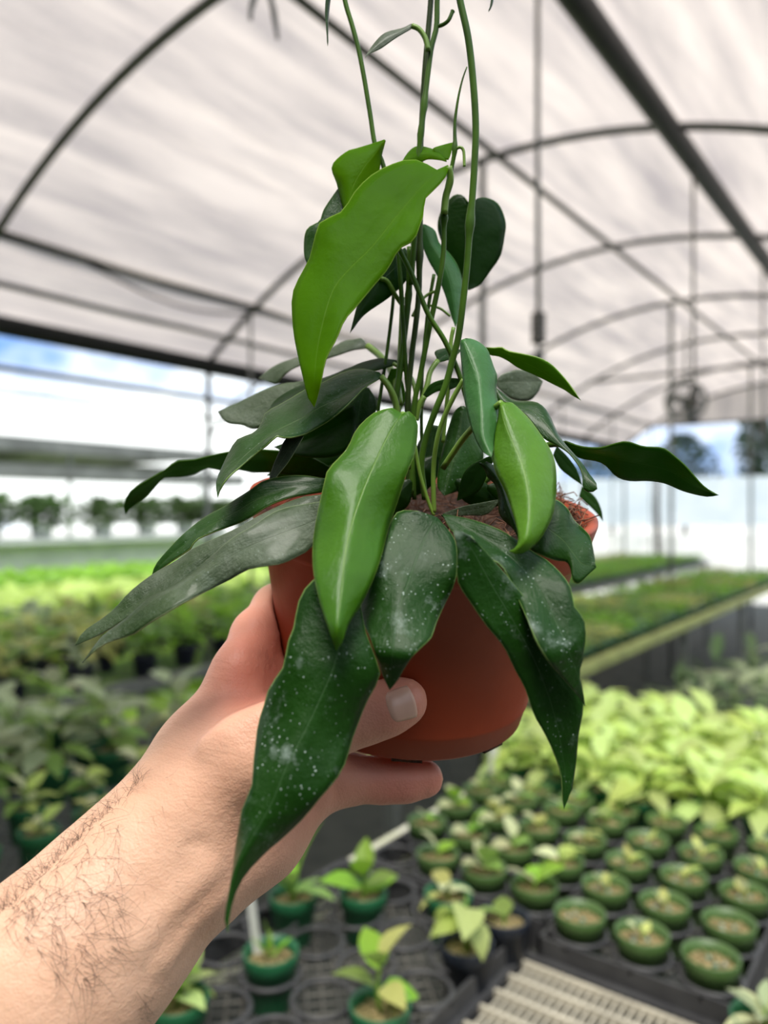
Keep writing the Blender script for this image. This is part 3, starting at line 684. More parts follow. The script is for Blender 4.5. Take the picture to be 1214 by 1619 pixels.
# bench along the open side
k = 0
for i in range(15):
    for j in range(5):
        x = -2.98-0.25*j+q.uniform(-.05, .05); y = 0.75+0.27*i+q.uniform(-.05, .05); k += 1
        z = 'bg_grey' if y < 1.5 else ('bg_bright' if y > 2.2 and j < 2 else q.choice(['bg_mid', 'bg_yellow', 'bg_bright', 'bg_grey']))
        d = -x*SN+y*CS
        plant('leafy_plant', 'leafy plant on the open-side bench, %s along, %s row back from the aisle' % (ORDN[i], ORDN[j]), 'leafy plants along the open side', (x, y, BZ), [z, q.choice(['bg_mid', 'bg_yellow', 'bg_lime'])] if d < 3.4 else [z], 16 if d < 3.4 else 26, 0.11, 0.13, 0.15, 0.5, 0.5, 'potblack', True, joined=d >= 3.4, gravel=False, seed=700+k, lift=(-0.2, 0.9))
# flats of seedlings farther along
def flat(x0, y0, w, h, mat, seed, label, group, n=260, hh=0.07):
    if not in_frame((x0+w/2, y0+h/2, BZ)): return
    r = empty('seedling_flat', (x0, y0, BZ), label, 'seedling tray', group); qq = random.Random(seed)
    mb = MB()
    for a, b in (((x0, y0, BZ), (x0+w, y0+.01, BZ+.05)), ((x0, y0+h-.01, BZ), (x0+w, y0+h, BZ+.05)), ((x0, y0, BZ), (x0+.01, y0+h, BZ+.05)), ((x0+w-.01, y0, BZ), (x0+w, y0+h, BZ+.05)), ((x0, y0, BZ+.003), (x0+w, y0+h, BZ+.035))): mb.box(a, b)
    mb.obj('flat', 'potgreen', r, False)
    V = []; F = []
    for t in range(n):
        p = np.array([x0+qq.random()*w, y0+qq.random()*h, BZ+0.05+qq.random()*hh]); a = qq.uniform(0, 6.28); s = qq.uniform(0.018, 0.034)
        u = np.array([math.cos(a), math.sin(a), qq.uniform(-.5, .7)])*s; v = np.array([-math.sin(a), math.cos(a), qq.uniform(-.3, .3)])*s*0.5
        i = len(V); V += [p-u, p+v, p+u, p-v]; F.append((i, i+1, i+2, i+3))
    o = obj('foliage', V, F, mat, r, True, [(0.3, 0.5)]*len(V)); o['kind'] = 'stuff'
k = 0
for i in range(13):
    for j in range(2):
        k += 1; y = 3.4+0.46*i
        mt = 'bg_yellow' if (i+j) % 4 == 1 else ('bg_mid' if (i+j) % 3 == 0 else 'bg_bright')
        flat(-1.86-0.42*j, y, 0.40, 0.43, mt, k, 'flat of low yellow-green seedlings across the aisle, %s along, %s row back' % (ORDN[i], ORDN[j]), 'seedling flats across the aisle')
k = 0
for i in range(15):
    for j in range(3):
        k += 1; flat(-3.30-0.43*j, 5.0+0.46*i, 0.40, 0.43, 'bg_bright' if k % 3 else 'bg_yellow', 50+k, 'flat of bright seedlings on the open-side bench, %s along, %s row back' % (ORDN[i], ORDN[j]), 'seedling flats along the open side')
# ferny growth on the floor under the far benches
for i, (px, py, d) in enumerate(((1070, 1040, 4.6), (1130, 1035, 4.9), (1190, 1020, 5.3), (1165, 1060, 4.4), (1210, 1050, 4.7), (1110, 1065, 4.3))):
    p = W(px, py, d)
    plant('ground_fern', 'dim weed on the floor under the far bench, %s of the clump' % ORDN[i], 'weeds under the far bench', (p[0], p[1], 0.0), ['bg_grey', 'bg_dark'], 30, 0.24, 0.25, 0.55, 0.3, 0.7, None, seed=900+i, lift=(-0.2, 1.0), cat='weed')
# outdoors: long beds of lime plants and shrubs on the white shelf
def bed(x0, x1, mat, seed, label):
    qq = random.Random(seed); V = []; F = []
    for t in range(5200):
        p = np.array([qq.uniform(x0, x1), -1+13.2*qq.random(), 0.78+qq.random()*0.12]); a = qq.uniform(0, 6.28); s = qq.uniform(0.06, 0.13)
        u = np.array([math.cos(a), math.sin(a), qq.uniform(-.4, .6)])*s; v = np.array([-math.sin(a), math.cos(a), qq.uniform(-.3, .3)])*s*0.55
        i = len(V); V += [p-u, p+v, p+u, p-v]; F.append((i, i+1, i+2, i+3))
    o = obj('seedling_bed', V, F, mat, None, True, [(0.3, 0.5)]*len(V)); tag(o, label, 'plants', kind='stuff')
    mb = MB(); mb.box((x0, -1, 0.62), (x1, 12.3, 0.70))
    for y in np.arange(-0.8, 12, 2.5): mb.box((x0+.05, y, 0.02), (x0+.12, y+.07, .62)); mb.box((x1-.12, y, 0.02), (x1-.05, y+.07, .62))
    o = mb.obj('outdoor_table', 'grass', None, False); tag(o, 'long low table under the ' + label.split(' on ')[0], 'table')
bed(-6.6, -5.1, 'bg_lime', 1, 'sunlit lime seedlings on the nearest outdoor table')
bed(-8.6, -7.0, 'bg_bright', 2, 'bright green seedlings on the middle outdoor table')
mb = MB(); mb.lathe([(0.0, 0.0), (0.12, 0.0), (0.15, 0.17), (0.16, 0.19), (0.14, 0.19), (0.13, 0.15), (0.0, 0.15)], 18); TUB = mesh_of('pot', mb.V, mb.F, 'white')
for i in range(14):
    y = 0.3+0.74*i+q.uniform(-.15, .15)
    r = plant('potted_shrub', 'dark green shrub in a white pot on the outdoor shelf, %s from the picture edge' % ORDN[i], 'shrubs on the white shelf', (-9.75, y, 1.202), ['bg_dark'], 260, 0.19, 0.95, 0.36, 0.55, 0.5, None, joined=True, seed=1000+i, lift=(0.0, 1.1), cat='shrub')
    if r is not None:
        put('pot', TUB, r)
        for ch in r.children:
            if not ch.name.startswith('pot'): ch.location.z = 0.12

# ================================================================ the potted plant in the hand
PT, PB = W(668, 789, 0.378), W(638, 1109, 0.401)
PA = PT-PB; PH = np.linalg.norm(PA); PA = PA/PH
PXv = RGT-PA*RGT.dot(PA); PXv /= np.linalg.norm(PXv); PYv = np.cross(PA, PXv)
hoya = empty('potted_vine', PB, 'vining plant with long wavy green leaves in a brown plastic pot, held in the hand', 'potted plant')
def lathe_axis(prof, n=72):
    V = []; F = []
    for (r, z) in prof:
        for i in range(n):
            a = 2*math.pi*i/n; V.append(PB+PA*z*PH+(PXv*math.cos(a)+PYv*math.sin(a))*r)
    for j in range(len(prof)-1):
        for i in range(n):
            i2 = (i+1) % n; F.append((j*n+i, j*n+i2, (j+1)*n+i2, (j+1)*n+i))
    return V, F
R0, R1p = 0.0605, 0.0815
def rb(t): return R0+(R1p-R0)*t
prof = [(0.0, 0.05), (R0*0.80, 0.05), (R0*0.86, 0.0), (R0*0.97, 0.0), (rb(0.03), 0.02), (rb(0.11), 0.10), (rb(0.115)+0.0006, 0.112), (rb(0.125)+0.0006, 0.128), (rb(0.13), 0.135), (rb(0.4), 0.4), (rb(0.80), 0.80),
        (rb(0.81)+0.0025, 0.815), (rb(0.83)+0.0035, 0.835), (rb(0.99)+0.0040, 0.985), (rb(1.0)+0.0035, 1.0), (rb(1.0)+0.001, 1.003), (rb(1.0)-0.001, 0.995), (rb(0.85)-0.001, 0.85), (rb(0.2)-0.003, 0.3), (0.0, 0.3)]
V, F = lathe_axis(prof); pot = obj('pot', V, F, 'pot', hoya)
pot['label'] = 'reddish brown plastic pot'
POTBVH = BVHTree.FromPolygons([tuple(v) for v in V], F)
# drainage notches at the foot
for a in np.linspace(0, 2*math.pi, 9)[:-1]:
    d_ = PXv*math.cos(a)+PYv*math.sin(a); s_ = -PXv*math.sin(a)+PYv*math.cos(a); c_ = PB+d_*(R0*0.965)
    mb = MB(); Q = [c_+s_*x+PA*z+d_*y for y in (-0.004, 0.0009) for z in (-0.0006, 0.005) for x in (-0.007, 0.007)]
    mb.add(Q, [(0,1,3,2),(4,6,7,5),(0,4,5,1),(2,3,7,6),(0,2,6,4),(1,5,7,3)]); mb.obj('drain_notch', 'coir', hoya, False)
# potting mix: lumpy coir surface and loose fibres
rs = np.random.default_rng(8); V = []; F = []; nr, na = 14, 60
for j in range(nr):
    for i in range(na):
        a = 2*math.pi*i/na; r = (rb(0.90)-0.0012+0.0012*max(0, math.cos(a-0.7)))*(j/(nr-1))
        z = 0.87*PH+0.007*math.sin(7*r/0.08*1.3+a*3)*(1-j/(nr-1))*0.5+rs.normal(0, 0.0012)*(j < nr-1)+0.0115*max(0, math.cos(a-0.7))**0.6*(j/(nr-1))**2
        V.append(PB+PA*z+(PXv*math.cos(a)+PYv*math.sin(a))*r)
for j in range(nr-1):
    for i in range(na): i2 = (i+1) % na; F.append((j*na+i, j*na+i2, (j+1)*na+i2, (j+1)*na+i))
obj('potting_mix', V, F, 'coir', hoya)
mb = MB()
for k in range(620):
    a = rs.normal(0.45, 0.5) if k % 3 else rs.uniform(0, 6.28); r = rb(0.9)*rs.uniform(0.6, 1.0) if k % 3 else rb(0.9)*rs.uniform(0.1, 0.95)
    p = PB+PA*((0.885 if k % 3 == 0 else 0.955)*PH+0.009*rs.random())+(PXv*math.cos(a)+PYv*math.sin(a))*r
    dv = rs.normal(0, 1, 3); dv[2] *= 0.6; dv /= np.linalg.norm(dv); L_ = rs.uniform(0.006, 0.020); bend = rs.normal(0, 0.003, 3)
    mb.tube([p-dv*L_/2, p+bend+PA*0.002, p+dv*L_/2], rs.uniform(0.00018, 0.0004), 3, False)
o = mb.obj('coir_fibres', 'fiber', hoya); o['kind'] = 'stuff'

NL = 30; KU = 5
def leaf(L, Mi, R, d, dl=0.0, dr=0.0, mat='mature', bulge=0.16, rip=0.0, rn=3.0, thick=0.0007, pet=None, label=None, seed=0):
    """blade spanned between its two margins and its midrib; each line is given by photo pixels and a distance of its own"""
    t = np.linspace(0, 1, NL)
    ev = lambda v: np.full(NL, v, float) if np.isscalar(v) else np.interp(t, np.linspace(0, 1, len(v)), v)
    dm = catmull(np.asarray(d, float)[:, None], NL)[:, 0] if not np.isscalar(d) else np.full(NL, d)
    tip = Mi[-1]; L = list(L); R = list(R)
    L[-1] = tip; R[-1] = tip
    pl, pm, pr = catmull(L, NL), catmull(Mi, NL), catmull(R, NL)
    ed = np.sin(np.pi*np.clip(t*1.04, 0, 1))
    def edge(P, off, ph):
        dd = dm+ev(off)*ed**0.5+rip*np.sin(t*rn*6.283+ph)*ed
        return np.array([W(P[i][0], P[i][1], dd[i]) for i in range(NL)])
    el, er = edge(pl, dl, 0.3+seed), edge(pr, dr, 1.7+seed); mm = np.array([W(pm[i][0], pm[i][1], dm[i]) for i in range(NL)])
    V = []; uv = []; view = -FWD
    for i in range(NL):
        Tn = mm[min(i+1, NL-1)]-mm[max(i-1, 0)]; Nn = np.cross(Tn, er[i]-el[i]); nn = np.linalg.norm(Nn); Nn = Nn/nn if nn > 1e-9 else view
        if Nn.dot(view) < 0: Nn = -Nn
        for k in range(-KU, KU+1):
            u = abs(k)/KU; e = el[i] if k < 0 else er[i]
            p = mm[i]+(e-mm[i])*u; w = np.linalg.norm(e-mm[i])
            V.append(p+Nn*(bulge*w*math.sin(math.pi*u)**1.5*0.42)); uv.append((0.5+0.5*k/KU, t[i]))
    m2 = 2*KU+1; F = []
    for i in range(NL-1):
        for k in range(m2-1): F.append((i*m2+k, i*m2+k+1, (i+1)*m2+k+1, (i+1)*m2+k))
    o = obj('leaf', V, F, mat, hoya, True, uv)
    if label: o['label'] = label
    s = o.modifiers.new('thickness', 'SOLIDIFY'); s.thickness = thick; s.offset = 0
    if pet:
        P = catmull([W(*p) for p in pet['p']], 14); tb, tf = tube(P, np.linspace(pet.get('r', 0.0013), pet.get('r', 0.0013)*1.1, 14), 8)
        obj('petiole', tb, tf, pet.get('m', 'stemlight'), o)
    return o

def vine(pts, r, mat='stem', nodes=(), name='vine'):
    P = catmull([W(*p) for p in pts], 16*max(2, len(pts)//2)); rr = np.full(len(P), r, float) if np.isscalar(r) else np.interp(np.linspace(0, 1, len(P)), np.linspace(0, 1, len(r)), r)
    t = np.linspace(0, 1, len(P))
    for (tn, a) in nodes: rr += a*np.exp(-((t-tn)/0.012)**2)
    tb, tf = tube(P, rr, 10); return obj(name, tb, tf, mat, hoya)

# ---- front leaves
leaf([(620,645),(592,653),(564,679),(548,711),(519,743),(512,768),(500,825),(495,862),(496,905),(507,954),(520,993),(532,1028)],
     [(635,655),(615,686),(592,733),(574,775),(557,825),(545,880),(539,941),(533,990),(532,1028)],
     [(646,650),(659,665),(659,694),(654,722),(642,750),(627,796),(613,837),(604,874),(592,910),(571,954),(550,986),(541,1014),(532,1028)],
     [0.312,0.290,0.270,0.258,0.255,0.260], 0.008, 0.010, 'young', 0.10, 0.004, 2.2, pet=dict(p=[(637,655,.319),(640,668,.328),(641,690,.335),(645,740,.345)], r=0.0014), label='bright green young leaf hanging in front of the pot')
leaf([(540,912),(496,916),(481,933),(471,955),(464,993),(454,1019),(450,1049),(439,1068),(426,1087),(418,1114),(409,1144),(405,1174),(401,1208),(398,1245),(384,1276),(379,1306),(373,1340),(368,1381),(362,1419),(356,1445),(360,1475)],
     [(550,915),(552,950),(533,1038),(507,1102),(484,1151),(454,1211),(432,1264),(405,1313),(383,1351),(369,1385),(359,1440),(360,1475)],
     [(560,915),(571,967),(579,1004),(590,1031),(601,1064),(594,1083),(579,1110),(567,1140),(556,1170),(545,1208),(530,1234),(507,1260),(481,1291),(450,1321),(424,1343),(394,1374),(379,1396),(369,1419),(363,1445),(360,1475)],
     [0.276,0.266,0.260,0.254,0.248,0.244], 0.008, 0.006, 'old', 0.05, 0.004, 2.6, label='long dark leaf with a thin curled tip hanging over the hand')
leaf([(661,808),(630,809),(616,830),(600,865),(585,905),(571,956),(571,977),(585,1008),(595,1036),(604,1064),(616,1090)],
     [(690,818),(672,850),(658,884),(645,920),(633,953),(627,985),(623,1015),(619,1050),(616,1090)],
     [(694,822),(716,849),(722,870),(723,901),(716,929),(702,957),(689,987),(682,1008),(668,1022),(650,1040),(637,1060),(627,1077),(616,1090)],
     [0.300,0.278,0.269,0.268,0.270,0.273,0.276], 0.006, 0.001, 'old', 0.05, 0.003, 2.0, label='broad spotted dark leaf in the middle of the pot')
leaf([(716,838),(722,870),(723,918),(744,953),(768,988),(796,1022),(813,1057),(831,1091),(844,1130),(862,1161),(876,1192),(886,1223),(889,1262),(891,1279)],
     [(725,838),(748,872),(775,920),(810,980),(845,1045),(870,1110),(885,1170),(893,1230),(891,1279)],
     [(745,848),(790,898),(840,960),(890,1040),(919,1100),(920,1130),(914,1161),(910,1205),(903,1247),(891,1279)],
     [0.274,0.277,0.283,0.286,0.286,0.284], -0.002, 0.004, 'old', 0.06, 0.001, 2.0, label='long pointed leaf hanging past the pot bottom')
leaf([(700,815),(713,839),(727,847),(741,851),(754,872),(775,885),(792,894),(806,918),(817,943),(834,981),(848,1015),(870,1050),(895,1078),(912,1098),(924,1116)],
     [(697,815),(740,838),(780,862),(817,891),(851,929),(876,981),(896,1022),(915,1078),(924,1116)],
     [(703,814),(745,822),(790,838),(822,858),(840,872),(865,887),(890,911),(903,932),(908,960),(922,978),(925,1005),(921,1036),(915,1067),(920,1091),(924,1116)],
     [0.305,0.276,0.271,0.273,0.276,0.279,0.282], -0.006, 0.003, 'old', 0.08, 0.003, 2.6, label='wavy spotted leaf arching down over the pot shoulder')
# ---- left leaves
leaf([(512,782),(477,787),(443,800),(408,817),(374,836),(340,852),(305,868),(284,884),(241,909),(207,935),(177,967),(151,986),(130,1001),(119,1021)],
     [(514,790),(470,802),(420,826),(370,850),(320,880),(270,912),(215,955),(165,988),(119,1021)],
     [(516,800),(470,826),(420,850),(370,872),(320,905),(270,935),(215,968),(165,1000),(119,1021)],
     [0.316,0.313,0.308,0.302,0.298], 0.004, -0.003, 'sheenleaf', 0.10, 0.002, 2.2, label='grey-green leaf with thin hooked tip behind the lowest left leaf')
leaf([(514,792),(443,806),(400,832),(365,853),(314,898),(271,928),(241,942),(198,980),(164,1005),(143,1031),(130,1048)],
     [(516,800),(502,821),(443,845),(391,866),(340,896),(293,924),(241,951),(194,989),(160,1017),(130,1048)],
     [(518,820),(494,864),(468,881),(443,892),(413,896),(391,901),(365,916),(331,933),(293,952),(263,969),(237,985),(211,1003),(186,1011),(160,1021),(141,1036),(130,1048)],
     [0.303,0.300,0.295,0.290,0.284], 0.006, -0.004, 'sheenleaf', 0.09, 0.004, 2.2, label='long grey-green leaf reaching far left with hooked tip')
leaf([(515,757),(470,752),(421,759),(391,778),(357,800),(323,819),(288,847),(263,873),(246,894),(240,911)],
     [(515,765),(460,772),(410,788),(370,812),(330,833),(292,862),(262,886),(240,911)],
     [(512,778),(460,787),(425,800),(395,819),(374,829),(340,841),(310,854),(301,868),(271,888),(240,911)],
     [0.327,0.325,0.323,0.322], 0.003, -0.003, 'mature', 0.10, 0.002, 2.0)
leaf([(521,738),(490,722),(455,714),(420,711),(390,710),(358,715),(329,721),(305,727),(280,729),(259,744),(231,760),(206,777),(196,797),(198,813)],
     [(524,745),(480,738),(430,728),(390,726),(350,729),(315,737),(282,741),(255,752),(228,772),(207,790),(198,813)],
     [(521,752),(500,757),(472,752),(429,747),(401,747),(375,742),(350,744),(329,739),(305,750),(284,754),(259,755),(247,768),(231,785),(210,801),(198,813)],
     [0.380,0.388,0.396,0.402], -0.006, 0.006, 'darkleaf', 0.03, 0.002, 2.0, label='dark leaf stretching left above the lawn')
leaf([(600,589),(574,584),(550,587),(528,596),(507,607),(482,617),(461,630),(436,644),(420,653),(413,672),(401,685),(376,695),(365,711),(351,740),(342,764),(344,787)],
     [(604,595),(574,609),(542,628),(507,644),(472,665),(436,683),(408,704),(376,733),(353,760),(344,787)],
     [(603,598),(578,612),(560,630),(542,648),(521,665),(496,680),(479,688),(454,693),(436,690),(426,701),(408,715),(383,736),(362,754),(350,770),(344,787)],
     [0.352,0.335,0.322,0.312,0.306], 0.012, -0.006, 'mature', 0.10, 0.0045, 2.6, pet=dict(p=[(602,595,.352),(615,612,.352),(626,640,.354),(630,690,.356)], r=0.0015), label='large glossy leaf arching left over the pot rim')
leaf([(627,570),(603,567),(574,573),(550,583),(521,595),(490,605),(460,617),(436,633),(422,652)],
     [(628,573),(600,574),(574,580),(545,592),(515,603),(485,614),(455,628),(436,640),(422,652)],
     [(627,577),(605,583),(585,588),(560,600),(530,612),(500,625),(470,640),(440,650),(422,652)],
     [0.372,0.366,0.360,0.356], 0.004, -0.004, 'darkleaf', 0.08, 0.001, 2)
leaf([(580,544),(572,535),(560,537),(542,541),(520,552),(495,560),(472,566),(447,573),(426,584),(409,598)],
     [(581,547),(560,545),(535,552),(505,561),(470,572),(445,582),(425,594),(409,598)],
     [(580,551),(557,554),(530,563),(500,571),(472,579),(455,588),(444,598),(436,608),(409,598)],
     [0.400,0.404,0.408,0.412], 0.004, -0.002, 'sheenleaf', 0.08, 0.001, 2, pet=dict(p=[(581,547,.400),(600,562,.394),(615,580,.384),(626,605,.372),(631,640,.364)], r=0.0018), label='pale backlit leaf on an arched stalk')
leaf([(490,600),(468,605),(450,607),(419,616),(395,628),(376,637),(344,651)],
     [(492,606),(460,620),(425,636),(390,648),(344,651)],
     [(492,616),(470,640),(440,662),(412,677),(395,677),(383,672),(358,668),(344,651)],
     [0.392,0.392,0.394,0.396], 0.004, -0.004, 'sheenleaf', 0.08, 0.001, 2)
leaf([(470,688),(452,694),(440,718),(431,740),(425,764),(426,778)], [(476,690),(460,706),(447,727),(434,750),(426,778)], [(480,690),(468,711),(454,733),(436,756),(426,778)],
     [0.332,0.330,0.330], 0.001, -0.001, 'sheenleaf', 0.06, label='small pale narrow leaf hanging below the large one')
leaf([(572,612),(556,630),(543,650),(554,668),(563,690)], [(578,612),(570,640),(566,665),(563,690)], [(584,614),(596,635),(594,652),(582,668),(563,690)], [0.380,0.378,0.376], 0, 0, 'mature', 0.1)
leaf([(560,640),(530,652),(500,672),(470,692),(432,707)], [(562,660),(530,676),(495,692),(465,702),(432,707)], [(562,690),(540,718),(500,724),(460,718),(432,707)], [0.372,0.374,0.378], 0.0, -0.004, 'darkleaf', 0.1)
leaf([(618,583),(611,605),(617,630),(632,655)], [(622,583),(624,605),(628,630),(632,655)], [(627,582),(636,602),(641,628),(632,655)], [0.372,0.372,0.372], 0, 0, 'young', 0.05)
# ---- upper leaves
leaf([(708,262),(686,270),(670,257),(644,253),(611,264),(585,279),(562,302),(542,333),(519,345),(507,350),(499,371),(489,411),(476,434),(463,464),(462,496),(466,536),(479,595),(490,638),(497,644)],
     [(709,263),(674,289),(631,338),(591,388),(552,427),(529,456),(515,497),(504,545),(498,595),(497,644)],
     [(710,264),(703,282),(684,302),(672,315),(669,342),(662,361),(654,380),(631,394),(614,424),(595,447),(565,483),(545,506),(532,536),(516,566),(508,602),(501,632),(497,644)],
     [0.340,0.325,0.312,0.304,0.302,0.306], 0.010, -0.004, 'upper', 0.10, 0.0022, 2.0, pet=dict(p=[(709,263,.340),(712,285,.342),(705,310,.344),(702,338,.345)], r=0.0016), label='large backlit leaf high on the vine')
leaf([(607,222),(585,229),(565,235),(547,241),(525,263),(533,290),(540,318),(548,345),(560,400)], [(608,221),(590,246),(575,265),(558,295),(552,325),(552,355),(560,400)], [(609,222),(603,245),(600,265),(596,300),(588,340),(575,370),(560,400)],
     [0.352,0.346,0.344], 0.006, 0.006, 'upper', 0.16, 0.001, 2, label='leaf folded behind the large backlit leaf')
leaf([(545,285),(530,305),(512,332),(505,350),(484,365),(481,404),(489,425),(500,470)], [(548,290),(535,330),(520,370),(508,415),(500,470)], [(552,290),(555,330),(550,380),(530,430),(500,470)], [0.356,0.352,0.350], 0.002, 0.0, 'mature', 0.12, 0.001, 2)
leaf([(640,392),(615,405),(590,430),(570,465),(553,527)], [(646,402),(622,425),(598,450),(575,485),(553,527)], [(648,410),(644,440),(618,468),(580,494),(566,508),(553,527)], [0.366,0.360,0.354], 0.0, 0.003, 'darkleaf', 0.1, label='dark pointed leaf behind the large backlit leaf')
leaf([(704,252),(692,240),(665,232),(650,237),(636,255)], [(706,254),(690,247),(668,243),(652,249),(636,255)], [(706,256),(694,253),(676,252),(660,258),(636,255)], [0.350,0.352,0.354], 0.006, 0, 'upper', 0.12)
leaf([(704,252),(692,245),(684,236),(700,230),(716,226)], [(707,252),(703,243),(706,235),(716,226)], [(709,252),(712,246),(714,238),(716,226)], [0.352,0.354,0.356], 0, 0, 'upper', 0.1)
leaf([(738,318),(733,310),(720,308),(707,319),(697,335),(692,352),(694,371),(707,401),(723,427),(735,452),(741,459)], [(744,325),(744,360),(743,400),(742,430),(741,459)], [(748,318),(757,313),(773,314),(789,325),(799,352),(797,375),(791,404),(776,427),(759,450),(741,459)],
     [0.385,0.386,0.390], 0.004, 0.006, 'darkleaf', 0.08, pet=dict(p=[(744,325,.385),(741,345,.375),(742,366,.366)], r=0.0013), label='dark heart-shaped leaf behind the vines')
leaf([(667,355),(665,378),(677,411),(690,434),(703,464),(713,497),(720,518)], [(669,355),(683,388),(700,414),(712,450),(718,490),(720,518)], [(672,355),(687,365),(694,385),(710,401),(723,421),(730,444),(731,464),(728,490),(720,518)],
     [0.372,0.370,0.372], 0.002, 0.006, 'bluegreen', 0.1, label='narrow blue-green leaf between the vines')
leaf([(651,38),(637,45),(609,53),(592,69),(577,91)], [(651,41),(630,52),(607,64),(590,78),(577,91)], [(650,46),(626,60),(603,76),(586,84),(577,91)], [0.350,0.348,0.346], 0.002, 0, 'sheenleaf', 0.1, pet=dict(p=[(651,41,.350),(662,46,.350),(672,60,.350),(677,80,.350)], r=0.0012), label='small leaf near the picture top')
leaf([(519,-30),(514,10),(515,40),(518,73)], [(522,-30),(517,10),(517,40),(518,73)], [(526,-30),(521,5),(518,40),(518,73)], [0.352,0.352,0.352], 0, 0.002, 'mature', 0.05, pet=dict(p=[(522,-30,.352),(521,-60,.354),(524,-100,.357)], r=0.0009), label='leaf tip hanging into the picture top')
leaf([(772,-40),(776,-10),(775,6),(772,19)], [(776,-40),(778,-10),(777,6),(772,19)], [(782,-40),(780,-10),(778,6),(772,19)], [0.350,0.350,0.350], 0, 0.002, 'mature', 0.05, pet=dict(p=[(776,-40,.35),(768,-100,.348),(740,-140,.344),(700,-150,.340)], r=0.0009))
# ---- right leaves
leaf([(790,637),(788,662),(782,683),(778,704),(778,724),(785,749),(797,772),(806,795),(813,818),(819,841),(820,857),(815,867),(805,871)],
     [(792,637),(797,665),(809,697),(822,726),(830,752),(836,787),(837,818),(834,841),(828,857),(818,868),(805,871)],
     [(798,636),(808,637),(819,646),(835,662),(851,683),(867,707),(876,728),(879,755),(878,785),(873,814),(864,834),(852,853),(836,868),(820,876),(805,871)],
     [0.306,0.288,0.280,0.276,0.280], 0.008, 0.008, 'lightleaf', 0.15, 0.001, 2, pet=dict(p=[(792,637,.306),(770,655,.318),(735,690,.332),(700,740,.342)], r=0.0013), label='light green young leaf cupped beside the pot rim')
leaf([(730,537),(728,546),(730,573),(732,599),(734,625),(740,657),(748,683),(756,702),(766,717),(777,723)],
     [(732,537),(745,573),(756,599),(760,631),(761,665),(763,691),(777,723)],
     [(736,535),(743,536),(756,541),(769,552),(775,566),(780,581),(785,594),(784,612),(785,631),(790,649),(786,673),(781,694),(779,712),(777,723)],
     [0.320,0.304,0.298,0.296], 0.006, 0.008, 'bluegreen', 0.14, 0.001, 2, label='blue-green leaf hanging from the upright vine')
leaf([(769,549),(782,550),(793,549),(803,555),(824,559),(851,565),(869,574),(882,586),(896,602),(909,620),(918,633)], [(769,552),(798,558),(824,570),(851,583),(877,599),(898,615),(918,633)], [(769,555),(774,561),(788,563),(803,570),(819,581),(840,590),(859,599),(877,608),(893,616),(906,625),(918,633)],
     [0.352,0.346,0.340], -0.003, 0.003, 'young', 0.08, label='slim pointed leaf reaching up and right')
leaf([(784,602),(790,594),(798,590),(819,585),(840,588),(858,603)], [(784,606),(805,604),(830,604),(858,603)], [(786,612),(795,621),(811,632),(835,634),(849,622),(858,603)], [0.400,0.402,0.404], 0, 0, 'sheenleaf', 0.08)
leaf([(782,612),(798,625),(814,634),(845,636),(859,644),(868,657),(875,673),(883,689),(893,704),(906,720),(919,733),(930,749),(943,766),(944,773)],
     [(783,622),(810,640),(840,650),(861,668),(885,699),(906,719),(917,732),(929,752),(944,773)],
     [(784,633),(805,645),(830,656),(856,690),(877,703),(898,716),(911,731),(919,744),(921,757),(922,773),(934,779),(944,773)],
     [0.345,0.330,0.318,0.312], 0.006, -0.003, 'mature', 0.14, 0.001, 2, label='glossy leaf bending down over the pot rim')
leaf([(893,697),(918,706),(948,708),(970,702),(991,698),(1017,706),(1047,708),(1064,719),(1085,738),(1107,764),(1120,775),(1136,783)], [(893,702),(925,714),(955,719),(990,729),(1025,735),(1060,745),(1095,766),(1136,783)],
     [(894,706),(914,723),(940,728),(957,735),(974,753),(995,760),(1025,760),(1051,764),(1077,775),(1098,781),(1120,785),(1136,783)], [0.350,0.342,0.334,0.328], -0.008, 0.006, 'darkleaf', 0.03, 0.001, 2, label='long dark leaf stretching far right', pet=dict(p=[(893,702,.350),(860,705,.356),(810,730,.362),(740,780,.366)], r=0.0014, m='stem'))
leaf([(845,800),(862,790),(880,791),(896,804),(907,823),(924,839),(933,851),(938,876),(942,897)], [(842,822),(868,838),(890,855),(905,875),(920,892),(942,897)], [(836,850),(840,871),(852,876),(868,883),(882,887),(896,889),(903,901),(905,917),(914,923),(928,910),(942,897)],
     [0.300,0.297,0.296,0.297], 0.008, -0.003, 'mature', 0.14, 0.002, 2, label='curled leaf at the right shoulder of the pot')
leaf([(757,732),(767,742),(770,753),(783,766),(788,785),(789,808),(796,822),(812,836),(822,855)], [(762,732),(780,752),(793,775),(800,800),(810,828),(822,855)], [(770,730),(790,745),(805,775),(816,800),(822,825),(822,855)], [0.318,0.310,0.306], 0.003, 0.004, 'mature', 0.14, 0.001, 2)
leaf([(728,642),(718,652),(708,680),(700,710),(693,745),(692,770),(702,784)], [(733,642),(725,690),(714,735),(702,784)], [(738,645),(752,690),(764,715),(760,735),(745,757),(728,774),(702,784)], [0.362,0.356,0.352], 0.004, 0.004, 'mature', 0.1, label='dark leaf standing among the stems')
leaf([(682,672),(662,698),(655,730),(664,764)], [(686,672),(683,700),(676,735),(664,764)], [(692,673),(706,692),(706,716),(690,750),(664,764)], [0.376,0.374,0.372], 0, 0, 'mature', 0.1)
leaf([(776,720),(745,735),(730,755),(722,792)], [(778,724),(758,745),(744,768),(722,792)], [(780,728),(770,752),(755,778),(722,792)], [0.342,0.344,0.346], 0, 0, 'darkleaf', 0.1)
